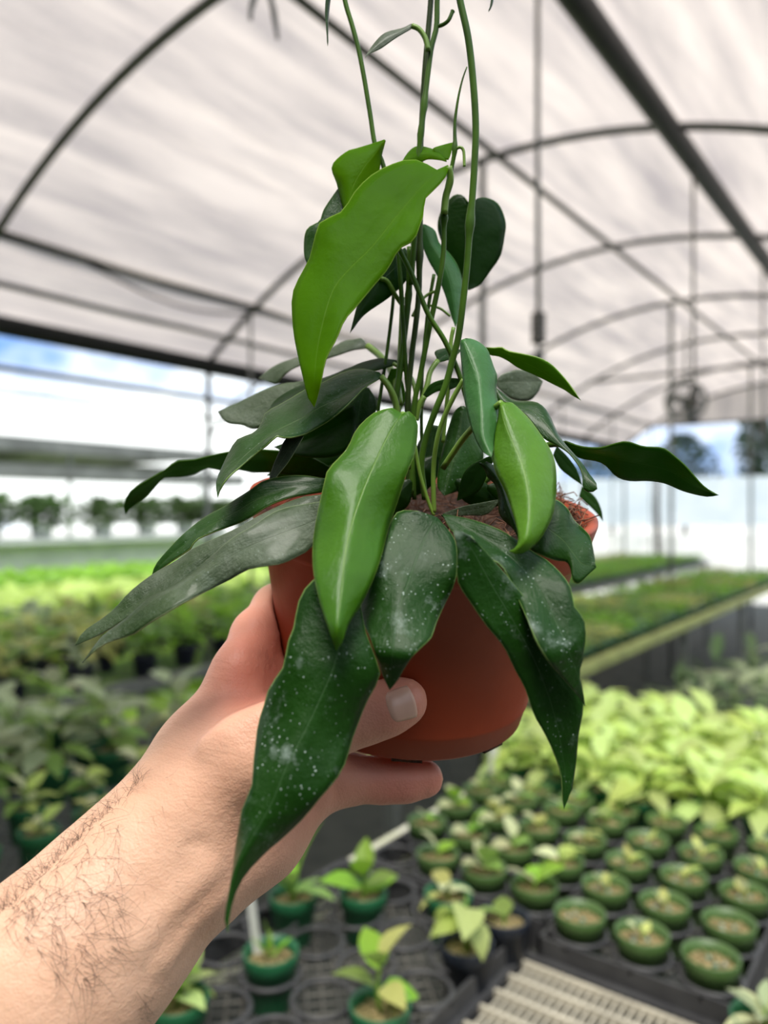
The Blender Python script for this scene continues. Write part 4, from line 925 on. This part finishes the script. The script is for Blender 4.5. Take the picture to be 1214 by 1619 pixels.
leaf([(691,566),(687,557),(697,552),(715,550),(730,554)], [(692,570),(705,561),(718,558),(730,554)], [(694,573),(706,570),(717,566),(730,554)], [0.362,0.364,0.366], 0, 0, 'mature', 0.1, pet=dict(p=[(692,570,.362),(680,588,.360),(675,610,.358),(664,645,.357)], r=0.0013))
leaf([(668,626),(680,608),(700,600),(720,598),(738,604)], [(671,627),(688,612),(708,607),(738,604)], [(674,629),(692,619),(712,616),(738,604)], [0.356,0.352,0.350], 0, 0, 'mature', 0.1, pet=dict(p=[(671,627,.356),(663,640,.356),(657,665,.357)], r=0.0014))
leaf([(920,768),(940,785),(950,805),(953,824)], [(918,775),(936,793),(948,810),(953,824)], [(915,785),(935,803),(947,816),(953,824)], [0.405,0.405,0.405], 0, 0, 'mature', 0.1)
leaf([(880,705),(895,720),(910,740),(920,767)], [(877,712),(892,730),(907,747),(920,767)], [(874,720),(885,740),(900,753),(920,767)], [0.372,0.372,0.372], 0, 0, 'darkleaf', 0.1)
leaf([(700,812),(730,801),(760,795),(792,789)], [(700,814),(735,808),(765,803),(792,789)], [(702,816),(740,815),(770,813),(792,789)], [0.345,0.345,0.345], 0, 0, 'sheenleaf', 0.05)
# more blades deep in the clump, between rim and stems
for i, (b, t_, w_, d_) in enumerate((((640,740),(560,790),22,.372),((650,760),(585,820),24,.352),((600,730),(470,775),20,.385),((720,760),(790,800),20,.352),((690,720),(640,790),20,.362),((560,720),(420,752),18,.39),((820,690),(870,740),20,.366),((770,770),(850,790),18,.35))):
    b, t_ = np.array(b, float), np.array(t_, float); u = t_-b; nrm = np.array([-u[1], u[0]])/np.linalg.norm(u)
    leaf([b+nrm*3, b+u*.3+nrm*w_, b+u*.65+nrm*w_*.9, t_], [b, b+u*.35, b+u*.7, t_], [b-nrm*3, b+u*.3-nrm*w_, b+u*.65-nrm*w_*.9, t_], [d_, d_-.002, d_+.002], 0.002, 0.002, 'darkleaf', 0.1)

# ---- vines and bare stalks
vine([(500,-420,.362),(505,-280,.36),(518,-150,.358),(535,-60,.356),(545,0,.356),(556,38,.356),(566,75,.356),(575,120,.356),(585,180,.356),(593,230,.356),(606,262,.356),(620,330,.357),(632,430,.358),(640,560,.360),(648,660,.360),(655,790,.362)], 0.00115, 'stem')
vine([(640,-440,.37),(665,-250,.364),(683,-60,.360),(681,0,.360),(676,60,.360),(671,120,.360),(665,230,.360),(665,300,.360),(664,361,.360),(663,414,.359),(662,464,.359),(657,515,.358),(651,562,.358),(644,648,.357),(646,780,.358)], 0.0014, 'stemdark', ((0.70, 0.0007),))
vine([(690,-400,.36),(698,-220,.355),(694,-60,.352),(691,0,.352),(690,42,.352),(682,75,.352),(676,120,.352),(669,180,.352),(663,235,.353),(658,330,.355),(650,450,.358)], 0.0013, 'stem', ((0.68, 0.0006), (0.73, 0.0005)))
vine([(690,42,.352),(700,39,.351),(709,32,.350),(716,17,.350)], 0.0009, 'stem', ((0.98, 0.0006),), 'side_shoot')
vine([(660,-430,.355),(680,-250,.345),(712,-80,.335),(727,0,.335),(740,60,.335),(748,130,.336),(752,200,.337),(750,260,.338),(746,320,.339),(742,365,.340),(739,410,.341),(734,460,.342),(725,530,.344),(715,570,.346),(704,610,.347),(688,650,.348),(674,690,.350),(666,735,.352),(672,790,.354)], 0.00155, 'stem', ((0.655, 0.0008),))
vine([(738,106,.345),(731,126,.345),(724,157,.345),(719,196,.346),(719,235,.346),(714,265,.347),(706,300,.348),(702,338,.348),(701,398,.349),(694,447,.350),(680,513,.352),(664,595,.354),(654,651,.355),(650,780,.357)], (0.0003, 0.0009, 0.0012, 0.0013, 0.0013, 0.0013, 0.0013), 'stem', ((0.19, 0.0005), (0.35, 0.0009)))
vine([(719,236,.346),(728,233,.345),(733,240,.345),(734,263,.345)], 0.0007, 'stemlight', (), 'side_shoot')
vine([(631,394,.345),(651,434,.346),(677,497,.347),(703,539,.348),(726,592,.350),(740,640,.352)], 0.0012, 'stem')
vine([(648,391,.362),(646,464,.362),(639,530,.361),(631,595,.360),(626,645,.360),(630,780,.362)], 0.0016, 'stem', ((0.2, 0.0005),))
vine([(624,440,.37),(620,490,.37),(611,562,.37),(602,620,.37),(598,660,.37),(604,760,.37)], 0.0009, 'stem')
vine([(636,470,.366),(634,520,.366),(632,562,.366),(630,620,.365),(634,760,.365)], 0.0012, 'stemlight')
vine([(686,434,.366),(678,480,.366),(674,513,.366),(668,580,.366),(666,650,.366),(668,780,.366)], 0.0009, 'stem')
vine([(717,518,.352),(713,540,.352),(712,580,.352),(706,640,.354),(700,700,.356)], 0.0010, 'stemlight')
vine([(733,600,.33),(716,630,.332),(700,665,.335),(690,700,.338),(685,745,.342),(686,810,.345)], 0.0011, 'stemlight')
vine([(600,440,.36),(612,445,.361),(624,465,.363),(634,480,.366)], 0.0011, 'stemlight', (), 'stalk')
vine([(652,372,.362),(657,395,.361),(663,412,.360)], 0.0018, 'stemlight', (), 'stalk')
vine([(655,700,.34),(664,750,.342),(676,790,.344),(686,815,.345)], 0.0009, 'stemlight', (), 'stalk')
vine([(690,460,.364),(676,466,.365),(664,478,.364),(652,500,.362)], 0.0007, 'stemlight', (), 'stalk')
vine([(712,500,.364),(696,488,.364),(680,483,.365)], 0.0006, 'stemlight', (), 'stalk')
vine([(622,575,.37),(645,590,.366),(655,612,.362),(660,650,.36)], 0.0010, 'stemlight', (), 'stalk')
# dry tips of another vine trained along the roof
hang = empty('hanging_vine', W(415, -60, 1.35), 'brown dry vine tips dangling at the picture top', 'vine')
for pts in ([(430,-60),(412,-30),(398,10),(396,32)], [(440,-60),(426,-20),(433,20),(439,62)]):
    P = catmull([W(x, y, 1.35) for x, y in pts], 14); tb, tf = tube(P, np.r_[np.linspace(0.003, 0.0055, 9), np.linspace(0.006, 0.003, 5)], 8); obj('stem_tip', tb, tf, 'hose', hang)
P = catmull([W(430, -60, 1.35), W(440, -300, 1.37), tuple(W(440, -300, 1.37)+np.array([-0.1, 0.1, 0.6])), (-1.05, W(440, -300, 1.37)[1]+0.3, CAMZ+1.86)], 30); tb, tf = tube(P, 0.004, 6); obj('stem', tb, tf, 'hose', hang)

# ================================================================ the arm and hand: one smooth skin
def C(px, py, d): return np.array([(px-CX)/FPX*d, -(py-CY)/FPX*d, d])     # right, up, away from the camera
def rp(r, d): return r*d/FPX
H = 0.0016
lo = np.array([-0.215, -0.300, 0.215]); hi = np.array([0.055, -0.015, 0.475])
gx = [np.arange(lo[i], hi[i], H) for i in range(3)]
GX, GY, GZ = np.meshgrid(*gx, indexing='ij')
GX = GX.astype(np.float32); GY = GY.astype(np.float32); GZ = GZ.astype(np.float32)
def cone(a, b, ra, rb_, zs=1.0):
    ba = (b-a).astype(np.float32); bb = float(ba.dot(ba))
    t = np.clip(((GX-a[0])*ba[0]+(GY-a[1])*ba[1]+(GZ-a[2])*ba[2])/bb, 0, 1)
    dx, dy, dz = GX-a[0]-t*ba[0], GY-a[1]-t*ba[1], (GZ-a[2]-t*ba[2])*zs
    return np.sqrt(dx*dx+dy*dy+dz*dz)-(ra+(rb_-ra)*t)
def smin(a, b, k):
    h = np.clip(0.5+0.5*(b-a)/k, 0, 1); return b+(a-b)*h-k*h*(1-h)
def chain(pts, k=0.006, zs=1.0):
    f = None
    for (p, q_) in zip(pts[:-1], pts[1:]):
        g_ = cone(C(*p[:3]), C(*q_[:3]), rp(p[3], p[2]), rp(q_[3], q_[2]), zs); f = g_ if f is None else smin(f, g_, k)
    return f
# forearm to wrist
arm = chain([(-160,1795,.268,150),(60,1570,.292,150),(150,1482,.304,132),(222,1396,.315,117),(283,1328,.325,107)], 0.02, 1.25)
# back of the hand towards the index knuckle, heel of the hand towards the little finger
f = arm
f = smin(f, chain([(285,1315,.325,100),(330,1200,.336,82),(385,1075,.352,47)], 0.01, 1.1), 0.018)
f = smin(f, chain([(300,1332,.326,100),(385,1282,.336,84),(455,1212,.350,68)], 0.01, 1.0), 0.016)
f = smin(f, chain([(330,1362,.326,76),(408,1318,.336,64),(490,1238,.350,45)], 0.01), 0.014)
f = smin(f, chain([(350,1230,.345,80),(430,1110,.372,60),(455,1010,.398,40)], 0.01), 0.016)
f = smin(f, chain([(400,1230,.350,70),(470,1150,.378,50)], 0.01), 0.016)
# thumb: ball, then two joints lying on the pot
f = smin(f, chain([(330,1262,.318,70),(405,1195,.316,66),(470,1156,.318,54)], 0.01), 0.014)
f = smin(f, chain([(455,1165,.318,52),(520,1145,.3205,47),(560,1132,.3215,43)], 0.006), 0.010)
thumb = chain([(540,1138,.3215,43.5),(585,1128,.3222,42),(612,1119,.3215,41.5),(636,1109,.3225,39.5)], 0.004)
f = smin(f, thumb, 0.006)
# skin stretched between thumb and index finger
f = smin(f, chain([(372,1120,.345,30),(420,1122,.335,30)], 0.01), 0.014)
# index finger: knuckle, then away around the back of the pot
idx = chain([(383,1062,.350,45),(408,1005,.372,40),(437,962,.395,37)], 0.006)
f = smin(f, idx, 0.010)
ix2 = chain([(437,962,.395,36),(470,940,.425,34),(530,945,.452,32)], 0.006); f = smin(f, ix2, 0.005)
# middle and ring finger behind and under the pot
f = smin(f, chain([(440,1090,.385,42),(480,1060,.425,38),(560,1050,.455,36)], 0.006), 0.006)
f = smin(f, chain([(470,1150,.380,42),(560,1158,.412,33),(640,1156,.426,31),(692,1168,.434,25)], 0.006), 0.006)
# little finger, straight under the pot
pk = chain([(490,1238,.350,46),(545,1232,.356,39),(606,1233,.360,34.5),(640,1233,.361,33),(671,1231,.362,29.5)], 0.004); f = smin(f, pk, 0.008)
# tendons of the wrist, creases
def ridge(a, b, amp, w):
    global f
    d_ = cone(C(*a), C(*b), 0, 0); f = f-np.float32(amp)*np.exp(-(d_/w)**2)
ridge((215,1490,.283), (330,1380,.296), 0.0022, 0.006)
ridge((262,1520,.287), (345,1420,.300), 0.0014, 0.005)
ridge((318,1168,.305), (428,1112,.307), 0.0034, 0.007)
ridge((398,1078,.332), (440,1030,.345), -0.0050, 0.010)
ridge((440,1075,.345), (455,1030,.355), -0.0040, 0.009)
for a, b, am, w in (((300,1335,.297), (345,1450,.310), -0.0016, 0.0024), ((318,1328,.297), (362,1436,.310), -0.0010, 0.0022),
                    ((528,1205,.338), (536,1275,.338), -0.0022, 0.0026), ((604,1205,.336), (606,1270,.336), -0.0012, 0.0024), ((500,1275,.330), (512,1310,.332), -0.0016, 0.0024),
                    ((560,1092,.309), (556,1120,.309), -0.0008, 0.0018), ((553,1094,.309), (549,1122,.309), -0.0007, 0.0018), ((420,1010,.352), (452,1030,.352), -0.0016, 0.003)):
    ridge(a, b, am, w)
# keep the flesh out of the pot wall: it presses flat against it
def cam_of(p): r_ = p-CAMP; return np.array([r_.dot(RGT), r_.dot(UPV), r_.dot(FWD)])
cb, ca = cam_of(PB), np.array([PA.dot(RGT), PA.dot(UPV), PA.dot(FWD)])
hx, hy, hz = GX-cb[0], GY-cb[1], GZ-cb[2]; ht = hx*ca[0]+hy*ca[1]+hz*ca[2]
hr = np.sqrt(np.maximum(hx*hx+hy*hy+hz*hz-ht*ht, 0)); tt = np.clip(ht/PH, -1, 1.2)
psd = np.maximum(hr-(R0+(R1p-R0)*tt), -ht-0.0005)
f = np.maximum(f, -(psd-0.0004))

def surface_nets(f, lo, h):
    s = f < 0; nx, ny, nz = f.shape
    cnt = np.zeros((nx-1, ny-1, nz-1), np.int8)
    for i in (0, 1):
        for j in (0, 1):
            for k in (0, 1): cnt += s[i:nx-1+i, j:ny-1+j, k:nz-1+k]
    act = (cnt > 0) & (cnt < 8); idx_ = -np.ones(act.shape, np.int64); n = int(act.sum()); idx_[act] = np.arange(n)
    ci = np.argwhere(act); acc = np.zeros((n, 3)); num = np.zeros(n)
    cs = [(i, j, k) for i in (0, 1) for j in (0, 1) for k in (0, 1)]
    for a in cs:
        for ax in range(3):
            if a[ax]: continue
            b = list(a); b[ax] = 1
            fa = f[ci[:, 0]+a[0], ci[:, 1]+a[1], ci[:, 2]+a[2]]; fb = f[ci[:, 0]+b[0], ci[:, 1]+b[1], ci[:, 2]+b[2]]
            m_ = (fa < 0) != (fb < 0); t = np.where(m_, fa/np.where(m_, fa-fb, 1), 0)
            p = np.array(a, float)[None, :].repeat(n, 0); p[:, ax] = t
            acc += p*m_[:, None]; num += m_
    V = lo+(ci+acc/num[:, None])*h; F = []
    for ax in range(3):
        u, v = (ax+1) % 3, (ax+2) % 3
        sl0 = [slice(1, -1)]*3; sl0[ax] = slice(0, -1); sl1 = list(sl0); sl1[ax] = slice(1, None)
        a, b = s[tuple(sl0)], s[tuple(sl1)]; e = np.argwhere(a != b)
        off = np.ones(3, int); off[ax] = 0; e = e+off; sgn = s[e[:, 0], e[:, 1], e[:, 2]]
        def at_(du, dv):
            c_ = e.copy(); c_[:, u] -= du; c_[:, v] -= dv; return idx_[c_[:, 0].clip(0, nx-2), c_[:, 1].clip(0, ny-2), c_[:, 2].clip(0, nz-2)]
        q_ = np.stack([at_(0, 0), at_(1, 0), at_(1, 1), at_(0, 1)], 1); q_[~sgn] = q_[~sgn][:, ::-1]; F.append(q_)
    F = np.vstack(F); F = F[(F >= 0).all(1)]
    return V, F
HV, HF = surface_nets(f, lo, H)
# relax the stair steps
E = np.vstack([HF[:, [0, 1]], HF[:, [1, 2]], HF[:, [2, 3]], HF[:, [3, 0]]]); E = np.vstack([E, E[:, ::-1]])
deg = np.bincount(E[:, 0], minlength=len(HV)).astype(float)
for it in range(8):
    S = np.stack([np.bincount(E[:, 0], weights=HV[E[:, 1], k], minlength=len(HV)) for k in range(3)], 1)/deg[:, None]
    HV = HV+(0.5 if it % 2 == 0 else -0.48)*(S-HV) if it < 6 else HV+0.35*(S-HV)
HW = CAMP+HV[:, :1]*RGT+HV[:, 1:2]*UPV+HV[:, 2:3]*FWD
hp = C(285, 1335, .325)
person = empty('person', CAMP+RGT*(-0.24)+UPV*(-0.36)+FWD*0.26, 'bare hairy forearm and hand gripping the brown pot, thumb in front', 'person')
skin = obj('arm', HW, HF, 'skin', person)
# blood under the skin: redder fingers, thumb tip and palm side
fl = np.zeros(len(HV))
for (px, py, d, r, a) in ((640,1110,.312,.026,.8), (690,1232,.36,.020,.95), (630,1235,.355,.030,.6), (430,985,.37,.035,.55), (440,1060,.34,.03,.6), (480,1280,.33,.04,.35), (385,1085,.33,.03,.35)):  # little finger: real blush plus extra red painted for its light
    fl += a*np.exp(-(np.linalg.norm(HV-C(px, py, d), axis=1)/r)**2)
att = skin.data.attributes.new('flush', 'FLOAT', 'POINT'); att.data.foreach_set('value', np.clip(fl, 0, 0.9).astype(np.float32))
HB = BVHTree.FromPolygons([tuple(v) for v in HW], [tuple(int(i) for i in q_) for q_ in HF])
def on_skin(px, py, lift=0.0):
    h = HB.ray_cast(Vector(CAMP), Vector(W(px, py, 1)-CAMP))
    if h[0] is None: return None, None
    nn = np.array(h[1]); nn = nn if nn.dot(FWD) < 0 else -nn
    return np.array(h[0])+nn*lift, nn
# thumb nail
a_ = np.array([0.93, -0.30]); a_ /= np.linalg.norm(a_); b_ = np.array([-a_[1], a_[0]]); cN = np.array([633.0, 1114.0])
V = []; F = []; nu, nv = 13, 13
for i in range(nu):
    for j in range(nv):
        u, v = -1+2*i/(nu-1), -1+2*j/(nv-1)
        hw = 26*(1-0.06*(u < 0)*u*u); ul = 22*(1-(0.20 if u > 0 else 0.10)*v*v)
        P2d = cN+a_*u*ul+b_*v*hw*(1-0.06*u*u); p, nn = on_skin(*P2d, 0.0006-0.0010*max(0, abs(v)-0.75)*2-0.0012*max(0, -u-0.7)*2+0.0006*max(0, u))
        if p is None: p = W(*P2d, 0.3135)
        V.append(p)
for i in range(nu-1):
    for j in range(nv-1): F.append((i*nv+j, i*nv+j+1, (i+1)*nv+j+1, (i+1)*nv+j))
nail = obj('thumbnail', V, F, 'nail', person); nail['label'] = 'short pale thumbnail'
s = nail.modifiers.new('thickness', 'SOLIDIFY'); s.thickness = 0.0005; s.offset = -1
# arm hair
rs = np.random.default_rng(4); mb = MB()
def hair(px, py, dirs, L_, r=0.00006, curl=0.6):
    p, nn = on_skin(px, py)
    if p is None: return
    ang = math.atan2(dirs[1], dirs[0])+rs.normal(0, 0.45); u = RGT*math.cos(ang)-UPV*math.sin(ang); u = u-nn*u.dot(nn); u /= np.linalg.norm(u)+1e-9
    w = np.cross(nn, u); c_ = rs.normal(0, curl); P = [p-nn*0.0006]; q_ = p; 
    for k in range(1, 7):
        t = k/6; q_ = q_+L_/6*(u*math.cos(c_*t*1.5)+w*math.sin(c_*t*1.5)+nn*(0.55*(1-t)-0.05)); P.append(q_)
    mb.tube(P, np.linspace(r, r*0.35, 7), 3, False)
for k in range(230):
    ex = rs.uniform(-10, 190)*rs.random()**0.5; off = 175*rs.random()**1.2; px, py = ex+0.69*off, 1440-ex*0.96+0.72*off
    if py > 1617 or px < 0 or px > 190: continue
    hair(px, py, (0.75, 0.55), rs.uniform(0.007, 0.019), 0.000075, 0.9)
for k in range(170):                        # the dark fringe along the upper outline
    ex = rs.uniform(-5, 225); ey = 1440-ex*0.96+rs.uniform(0, 9)
    hair(ex+2, ey+2, (-0.3, -0.6), rs.uniform(0.005, 0.014), 0.00006, 1.0)
for k in range(45):
    hair(rs.uniform(150, 290), rs.uniform(1200, 1460), (0.7, 0.5), rs.uniform(0.004, 0.011), 0.00004)
for k in range(18): hair(228+rs.uniform(-14, 6), 1600+rs.uniform(-40, 15), (0.6, 0.5), rs.uniform(0.004, 0.009), 0.00005)
o = mb.obj('arm_hair', 'hair', person); o['kind'] = 'stuff'
